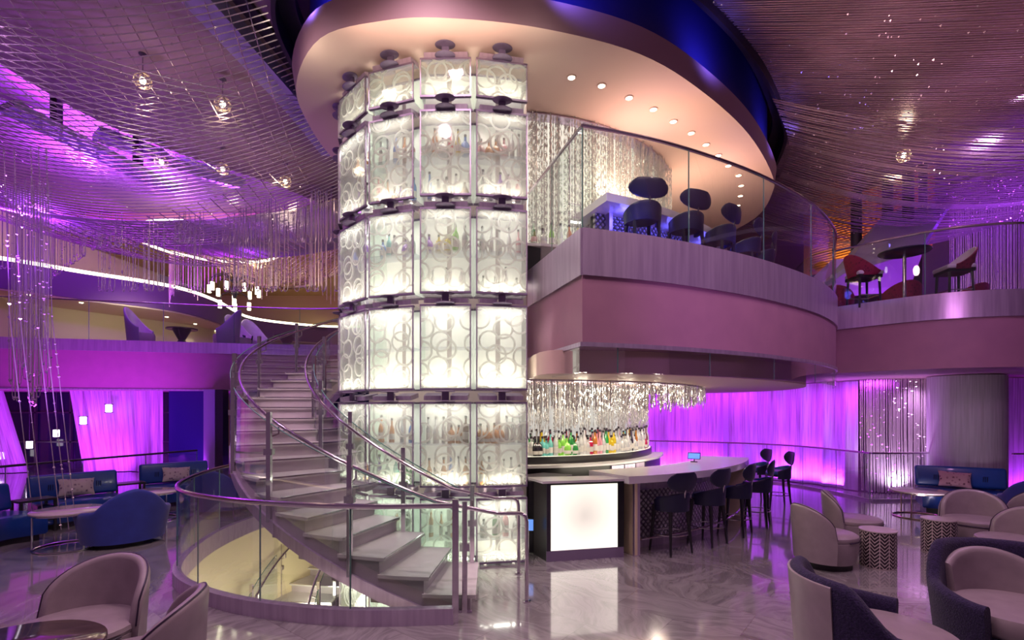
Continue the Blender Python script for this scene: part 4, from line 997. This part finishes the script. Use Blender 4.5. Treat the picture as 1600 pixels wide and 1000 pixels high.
# ================================================================== LOWER WALLS, CURTAINS, RAILINGS
def curtain(name, label, path, z0, z1, m_, amp=.05, freq=9, cat='curtain', zb=None, seed=0):
    P = [Vector((p[0],p[1])) for p in cr(path, 12)]; L = path_len(P); n = int(L*22); g = []; uv = []; rnd = random.Random(seed)
    base = []
    for i in range(n+1):
        p = along(P, L*i/n); q = along(P, min(L, L*i/n+.01)); tdir = (q-p).normalized() if (q-p).length > 1e-6 else tdir; nn = Vector((-tdir.y, tdir.x))
        base.append((p, nn, L*i/n))
    for k in range(3):
        z = lerp(z0, z1, k/2); row = []; ur = []
        for p, nn, s_ in base:
            o = nn*(amp*math.sin(s_*freq*1.0)+amp*.5*math.sin(s_*freq*2.3+1)); shift = 0 if zb is None else zb(s_/L, 1-k/2)
            row.append((p.x+o.x+shift, p.y+o.y, z)); ur.append((s_, z))
        g.append(row); uv.append(ur)
    m = MB(); m.surf(g, uvs=uv); o = m.build(name, m_)
    return tag(o, label, cat)
curtain('sheer_curtain', 'wide violet-lit strand curtain behind the left settees', [(-14.1,16.3),(-12.6,16.5),(-11.15,16.3)], .02, 2.6, M_sheer, zb=lambda u,k: .45*k*(1-u))
curtain('sheer_curtain', 'violet strand curtain flaring at the left edge by the dark window', [(-17.6,15.5),(-16.9,15.9),(-16.1,16.2)], .02, 2.6, M_sheer, zb=lambda u,k: .8*k*u, seed=3)
curtain('sheer_curtain', 'glowing violet strand curtain between the far bar end and the slim dark post', [(2.4,16.9),(4.0,16.6),(5.4,16.0),(6.3,15.4)], .02, 2.7, M_sheer, seed=4)
curtain('sheer_curtain', 'glowing violet strand curtain right of the slim dark post', [(6.45,15.3),(7.3,14.6),(8.1,13.6),(8.45,12.5)], .02, 2.7, M_sheer, seed=5)
curtain('sheer_curtain', 'violet strand curtain right of the white column', [(10.6,11.6),(12,11.3),(14,11.5)], .02, 2.7, M_sheer, seed=6)
m = MB(); m.box((6.38,15.35,1.35),(.16,.16,2.7)); struct('trim_9', m, M_lavender)
# windows and walls on the left
m = MB(); m.box((-14.8,17.5,1.3),(6.4,.06,2.6)); struct('window_1', m, M_night)
m = MB()
for x in (-17.4,-16.2,-15.0,-13.8,-12.6,-11.6): m.box((x,17.42,1.3),(.06,.08,2.6))
for z in (.9,1.9): m.box((-14.8,17.42,z),(6.4,.08,.05))
struct('trim_10', m, M_dgrey)
m = MB(); m.box((-10.4,16.65,1.3),(1.45,.1,2.6)); struct('wall_blue', m, M_blue_wall)
m = MB(); m.box((-9.05,15.45,1.3),(.34,.3,2.6)); struct('trim_11', m, M_lavender)
m = MB(); m.box((-8.72,15.4,1.3),(.22,.3,2.6)); struct('trim_12', m, M_dgrey)
m = MB(); m.box((-6.2,17.0,1.3),(5.0,.1,2.6)); struct('wall_under_mezzanine', m, M_blue_wall)
m = MB(); m.box((-1.0,17.4,1.3),(8,.1,2.7)); struct('wall_rear', m, M_lavender)
m = MB(); m.box((4.9,17.8,1.3),(3,.1,2.7)); struct('wall_red', m, M_redwall)
m = MB(); m.box((12.5,18.2,1.3),(14,.1,2.7)); struct('wall_right_rear', m, M_ceil)
for px, py, d_ in ((88,677,16.9),(46,695,16.9),(130,657,15.9),(170,638,15.9),(2,712,16.9)):
    p = D(px, py, d_); t = thing('pendant_lantern', {88:'glowing white square lantern hanging before the dark window, higher one',46:'glowing white square lantern before the dark window, lower one',130:'small glowing lantern against the violet curtain, left',170:'small glowing lantern against the violet curtain, right',2:'glowing lantern at the left edge over the railing'}[px], 'lantern', tuple(p))
    m = MB(); m.rbox((0,0,0),(.13,.13,.24),.02); m.build('shade', mat('lantern_glow', (1,.95,.9), em=(1,.9,1), es=4), t); m = MB(); m.box((0,0,.13),(.16,.16,.02)); m.box((0,0,-.13),(.16,.16,.02)); m.build('cap', M_dgrey, t)
    m = MB(); m.tube([(0,0,.13),(0,0,2.57-p.z)], .006, 4); m.build('cord', M_dgrey, t)
# railings on the ground floor
def floor_rail(label, path, z=1.0, npan=5, rmat=M_rail, rr=.022):
    P = [Vector((p[0],p[1])) for p in cr(path, 8)]
    glass_run('glass_railing', label, 'railing', P, .03, z-.02, npan, rail=rr, rail_z=z, shoe=(.05,.03), rail_mat=rmat)
floor_rail('low glass railing with dark handrail behind the left settees', [(-9.5,6.6),(-9.0,8.8),(-8.55,10.3),(-8.1,11.6),(-7.75,12.6)], 1.0, 5, M_dgrey)
floor_rail('glass railing along the violet curtains on the right', [(3.4,15.9),(5.2,15.2),(6.5,14.5),(7.25,13.7),(7.65,12.5),(7.8,11.15)], 1.05, 7)
floor_rail('straight glass railing in front of the bead curtain by the right settee', [(7.83,11.15),(9.0,11.2),(9.7,11.25)], 1.05, 1)
floor_rail('glass railing at the far right beyond the white column', [(10.75,11.0),(12,10.9),(13.5,11.0)], 1.05, 2)
# bead curtain by the railing
def bead_strands(name, label, pts, r=.006, n_beads=10, bm=None, cat='bead curtain', kind='stuff', beadr=.014, seed=1, n=4, origin=None, sparkle=.5):
    """pts: list of polylines; one countless mass of strands"""
    rnd = random.Random(seed); m = MB()
    for pl in pts:
        m.tube(pl, r, n, caps=False); L = len(pl)
        for k in range(n_beads):
            if rnd.random() > sparkle: continue
            i = rnd.random()*(L-1); a, b = Vector(pl[int(i)]), Vector(pl[min(L-1,int(i)+1)]); p = a.lerp(b, i-int(i)); m.bead(p, beadr*(.6+.7*rnd.random()))
    o = m.build(name, bm or M_silverbead, smooth=False)
    return tag(o, label, cat, kind=kind)
rnd = random.Random(3); pl = []
P = [Vector((8.5,12.25)), Vector((9.4,12.05)), Vector((10.5,12.0))]; L = path_len(P)
for layer in range(2):
    for i in range(46):
        p = along(P, L*(i+rnd.random()*.6)/46); pl.append([(p.x, p.y+layer*.25, 2.72), (p.x+rnd.uniform(-.01,.01), p.y+layer*.25, 1.4), (p.x+.05*rnd.random(), p.y+layer*.25, .03)])
bead_strands('bead_curtain', 'open curtain of bead strands behind the straight glass railing', pl, .014, 8, M_silverbead, beadr=.025)
# sheer-wrapped column
t = thing('wrapped_column', 'wide round column wrapped in pale strands behind the right settee', 'column', (9.75,11.0,0))
m = MB(); m.lathe([(.60,.0),(.60,2.72)], 40, caps=False); m.build('shaft', M_ceil_low, t); 
g = [[(.66*math.cos(a), .66*math.sin(a), z) for a in [2*PI*k/60 for k in range(61)]] for z in (.12,2.71)]; uv = [[(k/60*4.1, z) for k in range(61)] for z in (.12,2.71)]
m = MB(); m.surf(g, uvs=uv); m.build('strand_wrap', M_sheer_w, t); m = MB(); m.lathe([(.62,0),(.67,0),(.67,.12),(.62,.12)], 40, caps=False); m.build('base', M_wood, t)
# things around upper right
m = MB(); m.strip([(13.3,16.6),(15.4,14.9),(17.9,13.4)], FZ, 9.3, .15); struct('wall_upper_right', m, M_ceil)
rnd = random.Random(5); pl = []
for i in range(150):
    x = lerp(12.3, 16.8, (i+rnd.random()*.7)/150); y = 14.4-(x-12.3)*.5; pl.append([(x,y,8.3+.02*i/10),(x,y,6.2),(x+rnd.uniform(-.01,.01),y,FZ+.05)])
bead_strands('bead_curtain', 'tall violet-lit bead strand curtain on the upper right wall', pl, .013, 14, M_silverbead, beadr=.024, seed=9)
# amber slatted screen
t = thing('slatted_screen', 'sloping amber-lit slatted wall beyond the upper right balcony', 'screen', (11,18.5,6))
for i in range(26):
    k = i/25; a = Vector((9.6+.0*k, 17.6, 5.9+k*.0)); m = MB()
    p0 = (8.6, 14.8, 6.0+k*1.7); p1 = (12.3, 14.9, 6.9+k*2.2); m.tube([p0, p1], .028, 4); m.build('slat', M_orange, t, world=True, smooth=False)
m = MB(); m.add([(8.6,15.0,5.9),(12.4,15.1,6.8),(12.4,15.1,9.2),(8.6,15.0,7.8),(8.6,15.1,5.9),(12.4,15.2,6.8),(12.4,15.2,9.2),(8.6,15.1,7.8)], [(0,1,2,3),(7,6,5,4),(0,4,5,1),(3,2,6,7)]); m.build('backing', M_orange, t, world=True)
spot((9.6,13.9,5.0), (10.4,15,7.6), 260, (1,.55,.18), 100, 1, .1)
# sloping lavender canopy with posts
t = thing('sloping_canopy', 'folded lavender canopy panel hanging on round posts above the right balcony', 'canopy', (10.5,14,5.8))
A1, A2, A3, A4 = D(1318,428,11.5), D(1385,338,13.5), D(1482,328,13.5), D(1440,392,11.5)
m = MB(); 
def slabq(m, q, th=.12):
    lo = [tuple(p) for p in q]; hi = [(p[0],p[1],p[2]+th) for p in lo]; m.add(lo+hi, [(3,2,1,0),(4,5,6,7),(0,1,5,4),(1,2,6,5),(2,3,7,6),(3,0,4,7)])
slabq(m, [A1, A2, A3, A4]); m.build('panel', M_lavender, t, world=True, smooth=False)
m = MB(); B1, B2 = D(1290,412,15), D(1395,340,15); slabq(m, [D(1285,452,11.6), A1, A2, B2]); m.build('side_panel', M_lavender, t, world=True, smooth=False)
for px, d_, y0 in ((1338,13.5,410),(1387,13.8,360),(1419,13.2,350),(1442,13.6,345)):
    m = MB(); q0 = D(px,y0,d_); m.tube([tuple(q0),(q0.x,q0.y,8.5)], .13 if px != 1442 else .1, 16); m.build('post', M_dgrey, t, world=True)
# white glass slope lit violet under canopy
t = thing('lit_bulkhead', 'long violet-lit sloping bulkhead behind the balcony corner', 'bulkhead', (8,14,5))
m = MB(); slabq(m, [D(1240,470,13), D(1300,415,13.2), D(1440,400,13.2), D(1420,455,13)], .15); m.build('panel', M_ceil_low, t, world=True, smooth=False)
spot((9.0,11.6,4.1), (9.6,13.2,6), 260, VIO, 100, 1, .2)

# ================================================================== CEILING: bead drapes, lamps, baffles
def catenary(a, b, sag, n=26):
    a, b = Vector(a), Vector(b); return [tuple(a.lerp(b, k/n) - Vector((0,0,4*sag*(k/n)*(1-k/n)))) for k in range(n+1)]
rnd = random.Random(21)
# left: wide net fanned out from the ceiling recess
edge_left = [p for p in scaled(disc, 1.07) if p.x < -1.2 and p.y < 13.2]
edge_left = sorted(edge_left, key=lambda p: math.atan2(p.y-10, -(p.x+0)))
def outer_pt(k): return Vector((lerp(-8.5,-12.6,k), lerp(3.2,11.8,k), lerp(7.6,6.95,k)))
EL = [Vector(p) for p in edge_left]; LE = path_len(EL); pl = []
for i in range(66):
    k = (i/65)**.8; p = along(EL, LE*k); q = outer_pt(k); pl.append(catenary((p.x,p.y,7.72), q, .45+.95*k**1.4))
bead_strands('bead_canopy', 'fan of bead strands slung from the ceiling recess across the left lounge', pl, .0105, 14, M_silverbead, 'bead canopy', beadr=.02, seed=2)
pl = []
for i in range(34):
    k = i/33; pl.append(catenary((lerp(-11.5,-8.4,k), lerp(9.5,4.6,k), 7.6), (lerp(-5.4,-3.5,k), lerp(13.4,9.2,k), 7.65), .75+.25*math.sin(k*PI)))
for i in range(24):
    k = i/23; pl.append(catenary((lerp(-9.5,-3.6,k), lerp(4.4,6.8,k), 7.7), (lerp(-9.6,-5.0,k), lerp(10.2,13.5,k), 7.6), .65))
bead_strands('bead_canopy', 'crossed bead net sagging below the upper left ceiling', pl, .0075, 16, M_silverbead, 'bead canopy', beadr=.018, seed=4)
# left: deep violet drape with hanging strands
pl = []
for i in range(64):
    k = i/63; a = (lerp(-13.5,-12.2,k), lerp(10.0,15.2,k), lerp(6.9,7.4,k)); b = (lerp(-3.4,-4.6,k), lerp(12.2,16.5,k), lerp(7.2,7.5,k)); pl.append(catenary(a, b, lerp(.95,.75,k)))
for i in range(30):
    k = i/29; pl.append(catenary((lerp(-12.8,-5.2,k), 10.6, 6.75-.9*math.sin(k*PI)), (lerp(-12.2,-5.8,k), 15.4, 7.0-.7*math.sin(k*PI)), .18))
bead_strands('bead_drape', 'deep violet-lit drape of bead strings sweeping over the left balcony', pl, .013, 14, M_silverbead, 'bead drape', beadr=.02, seed=5)
pl = []
def zbot(px):   # lower contour of the fringe as a height at 11-13 m
    if px < 62: return None
    return 0
xs = [(-11.6+i*.047) for i in range(166)]
for i, x in enumerate(xs):
    y = 11.6+rnd.uniform(-.6,.9); px = 800+x/y*F
    k = (x+11.6)/7.8; ztop = 6.95-.75*math.sin(min(1,max(0,k))*PI)+rnd.uniform(-.1,.1)
    if px < 28: yb = 420
    elif px < 70: yb = 545+90*math.sin((px-28)/42*PI)
    elif px < 150: yb = lerp(440, 385, (px-70)/80)
    elif px < 215: yb = 385 + (70 if i % 3 == 0 else 0)
    else: yb = 455 if i % 2 else 380
    zb = EYE+(HY-yb)/F*y
    if zb > ztop-.1: continue
    w_ = rnd.uniform(.03,.07)
    pl.append([(x,y,ztop),(x,y,lerp(ztop,zb,.5)),(x,y,zb+.12),(x+w_*.4,y,zb+.02),(x+w_,y,zb),(x+w_*1.6,y,zb+.02),(x+w_*2,y,zb+.12),(x+w_*2,y,lerp(ztop,zb,.5)),(x+w_*2,y,ztop)])
bead_strands('bead_fringe', 'looped fringe of vertical bead strings below the violet drape', pl, .008, 22, M_silverbead, 'bead fringe', beadr=.02, seed=6)
pl = []
for i in range(14):
    x = -9.8+i*.13; y = 9.6+rnd.uniform(-.4,.4); zt = 6.2; zb = EYE+(HY-(600+30*math.sin(i)))/F*y; x = (lerp(12,72,i/13)-800)/F*y
    pl.append([(x,y,zt),(x+.02,y,4),(x+.03,y,zb+.1),(x+.06,y,zb),(x+.09,y,zb+.1),(x+.1,y,4),(x+.1,y,zt)])
for i, px in enumerate((6,22,48,60,72)):
    y = 8.4; x = (px-800)/F*y; pl.append([(x,y,6.3),(x+.1,y,3.5),(x+.5,y,.03)])
bead_strands('bead_fringe', 'long bundle of bead strings hanging at the far left past the balcony', pl, .008, 26, M_silverbead, 'bead fringe', beadr=.026, seed=8)
# far dome of champagne netting with gold rings
DC = Vector((-9.6,21,0)); pl = []
for i in range(90):
    a = 2*PI*i/90; pp = []
    for k in range(11):
        u = k/10; r_ = 3.3*(1-u)**.8+.15; z = 8.75-1.6*math.sin(u*PI/2)+.10*math.sin(7*a); aa = a+u*.9; pp.append((DC.x+r_*math.cos(aa), DC.y+r_*math.sin(aa)*.8, z))
    pl.append(pp); pl.append([(2*DC.x-p[0], p[1], p[2]) for p in pp])
bead_strands('bead_dome', 'wide champagne bead dome hanging in the far golden lounge', pl, .013, 10, M_goldbead, 'bead canopy', beadr=.03, seed=12)
pl = []
for i in range(70):
    a = -PI*(.05+.9*i/69); x = DC.x+3.5*math.cos(a)*1.15; y = DC.y+2.9*math.sin(a); pl.append([(x,y,7.9),(x,y,7),(x,y,5.9+.7*abs(math.sin(i*.21)))])
bead_strands('bead_fringe', 'warm vertical bead strings hanging below the far dome', pl, .012, 10, M_goldbead, 'bead fringe', beadr=.026, seed=13)
for r_, z in ((1.9,8.8),(2.5,8.6)):
    t = thing('light_ring', 'glowing gold light ring above the far bead dome, %s' % ('smaller' if r_ < 2 else 'larger'), 'light ring', (DC.x-2.4, DC.y-.6, z))
    m = MB(); m.lathe([(r_,-.05),(r_+.05,-.05),(r_+.05,.05),(r_,.05),(r_,-.05)], 60, caps=False); m.build('diffuser', M_led, t)
# right canopy: dense strands
edge_r = sorted([p for p in scaled(disc, 1.07) if p.x > .6 and p.y < 14.5 and not (p.x < 2.2 and p.y > 12)], key=lambda p: p.y)
edge_r = [p for p in edge_r if p.x > .2]
ER = [Vector((.5,5.6)), Vector((1.9,6.3))] + [p for p in edge_r if p.x > 2.1 and p.y > 6.4]
LR = path_len(ER)
for layer, (n_, zt, sg_, lb, ox) in enumerate(((170, 7.7, .35, 'dense upper sheet of bead strands stretched over the right side', 0), (110, 7.35, .95, 'lower sagging sheet of bead strands over the right balcony', .3))):
    pl = []
    for i in range(n_):
        k = (i+rnd.random()*.5)/n_
        if layer and k < .45: k = .45+k*.55/.45*.5 if False else .45+.55*rnd.random()
        p = along(ER, LR*k); q = (15.5, p.y*1.02-1.0+ox+1.6*(k-.5), zt+.15+.5*(k if layer else .2)); pl.append(catenary((p.x+.02,p.y,zt), q, sg_*(.6+.6*k), 22))
    bead_strands('bead_canopy', lb, pl, .0095, 12, M_silverbead, 'bead canopy', beadr=.02, seed=30+layer, n=3)
# caged pendant lamps
first = None
for i, (px, py, d_, lb) in enumerate(((223,126,8.35,'caged ball lamp in the middle of the left bead net'),(348,163,8.8,'caged ball lamp between the left net and the oval ceiling disc'),
      (252,253,11.0,'caged ball lamp beside the long lavender baffle, left of two'),(348,264,11.3,'caged ball lamp at the end of the lavender baffles'),(446,284,12.0,'caged ball lamp hanging left of the tower'),(521,319,13.0,'caged ball lamp closest to the left edge of the tower'),(1412,243,10.6,'glowing caged lamp behind the right bead canopy'))):
    p = D(px, py, d_)
    if first is None:
        t = first = thing('pendant_lamp', lb, 'pendant lamp', tuple(p), 0, 'caged ball lamps')
        m = MB()
        for k in range(7):
            a = 2*PI*k/7; m.tube([(.13*math.cos(a)*math.sin(b), .13*math.sin(a)*math.sin(b), .13*math.cos(b)) for b in [PI*j/10 for j in range(11)]], .006, 4)
        for z in (-.08,-.03,.03,.08):
            rr = math.sqrt(.13**2-z*z); m.tube([(rr*math.cos(2*PI*k/16), rr*math.sin(2*PI*k/16), z) for k in range(16)], .006, 4, closed=True)
        m.build('cage', M_goldbead, t)
        m = MB(); m.lathe([(0,-.055),(.035,-.04),(.048,0),(.035,.04),(0,.055)], 14); m.build('bulb', M_puck, t)
        m = MB(); m.tube([(0,0,.12),(0,0,7.8-p.z)], .006, 4); m.build('cord', M_dgrey, t); m = MB(); m.lathe([(0,-.01),(.06,-.01),(.06,.0),(0,0)], 14, (0,0,7.8-p.z)); m.build('canopy', M_dgrey, t)
    else: dup(first, tuple(p), 0, lb)
    if i in (0,1,3,4,6): point((p.x,p.y,p.z-.25), 9, WARM, .1)
# downlights in the oval disc
dl = None
for i, (px, py) in enumerate([(893,121),(940,134),(983,153),(1021,171),(1052,190),(1080,208),(1103,226),(1122,243),(1138,259),(1154,274),(1158,290),(1157,306),(1153,321),(1153,337)]):
    d_ = F*(6.645-EYE)/(HY-py); loc = ((px-800)/F*d_, d_, 6.648)
    if dl is None:
        dl = thing('downlight', 'small round ceiling downlight in the arc on the oval disc', 'downlight', loc, 0, 'arc of downlights in the oval disc')
        m = MB(); m.lathe([(0,-.008),(.05,-.008),(.05,0),(0,0)], 16); m.build('lens', M_puck, dl); m = MB(); m.lathe([(.05,-.012),(.07,-.01),(.07,0),(.05,0)], 20, caps=False); m.build('trim_ring', M_discs, dl)
    else: dup(dl, loc)
    if i % 3 == 0: spot((loc[0],loc[1],6.6), (loc[0],loc[1],0), 60, CREAM, 80, .8, .05)
ordinals([o for o in COL.objects if o.name.startswith('downlight') and o.parent is None], 'small round downlight, %s from the tower in the oval disc arc')
# lavender baffles on the left
for a, b, w_, z_, lb in ((D(10,170,9.2), D(268,300,12.0), .5, 0, 'long lavender ceiling baffle crossing the left side, lower one'), (D(150,212,11.2), D(376,292,13.6), .6, .3, 'lavender ceiling baffle ending near the caged lamps'), (D(-60,155,10.5), D(60,185,12.5), 1.0, .2, 'short lavender ceiling baffle at the left edge')):
    d_ = (b-a).normalized(); s_ = Vector((d_.y, -d_.x, 0)).normalized()*w_/2; t = thing('ceiling_baffle', lb, 'baffle', tuple(a))
    m = MB(); slabq(m, [a-s_, a+s_, b+s_, b-s_], .12); m.build('board', M_lavender, t, world=True, smooth=False)
    for k in (.25,.75):
        p = a.lerp(b,k); m = MB(); m.box((p.x,p.y,(p.z+8.8)/2+.05),(.14,.14,8.8-p.z)); m.build('hanger', M_dgrey, t, world=True)
# far warm ledge with LED line, chandelier, bulkheads
led = [(-17.9,16.5),(-16.9,16.9),(-15.6,18.6),(-13.8,20.8),(-13.6,23.5),(-14.2,28.0),(-11.5,30.6),(-8.5,31.0)]
LP = cr([(x,y) for x,y in led], 6)
t = thing('light_cove', 'long warm LED line along the far mezzanine ceiling edge', 'light strip', (-13.8,20.8,7))
m = MB(); m.strip(LP, 6.95, 7.06, .08); m.build('led_strip', M_led, t, world=True)
m = MB(); m.strip(LP, 6.0, 6.93, .1); struct('wall_bulkhead', m, mat('aubergine_wall', (.16,.07,.2), .6))
m = MB(); m.prism([(p.x,p.y) for p in LP]+[(-17.9,31)], 5.95, 6.0); struct('ceiling_low_left', m, M_cream)
m = MB(); m.strip([(-17.9,19.5),(-15,24),(-14.5,30)], FZ, 5.95, .1); struct('wall_mezzanine', m, M_cream)
for i, (x, y) in enumerate([(-16.6,17.6),(-15.9,18.9),(-15.2,20.2),(-14.7,21.8),(-14.6,23.6),(-14.8,25.6)]):
    t = thing('downlight', 'small downlight in the low mezzanine ceiling, %s from the left edge' % ORD[i], 'downlight', (x,y,5.945), 0, 'downlights in the low mezzanine ceiling'); m = MB(); m.lathe([(0,-.01),(.06,-.01),(.06,0),(0,0)], 12); m.build('lens', M_puck, t)
    if i % 2 == 0: spot((x,y,5.9),(x,y,0), 60, CREAM, 90, .8, .05)
t = thing('chandelier', 'black curved-arm chandelier with glowing cylinder shades over the mezzanine', 'chandelier', (-9.75,18,6.1))
m = MB(); m.lathe([(0,-.3),(.04,-.25),(.12,.1),(.05,.3),(.10,.45),(.03,.62),(0,.65)], 14); m.tube([(0,0,.6),(0,0,2.82)], .015, 5); m.build('stem', M_dark, t)
for tier, (R_, z, n_) in enumerate(((.78,.1,9),(.45,-.42,4))):
    for k in range(n_):
        a = 2*PI*(k+.3*tier)/n_; c, s = math.cos(a), math.sin(a)
        m = MB(); m.tube([(0,0,.3-tier*.4),(c*R_*.4,s*R_*.4,.62-tier*.6),(c*R_*.9,s*R_*.9,.5-tier*.6),(c*R_,s*R_,z+.1)], .018, 5); am = m.build('arm', M_dark, t)
        m = MB(); m.lathe([(0,-.15),(.06,-.15),(.06,.12),(0,.12)], 12, (c*R_,s*R_,z)); m.build('shade', mat('chandelier_glow', (1,.9,.7), em=(1,.85,.55), es=7), am)
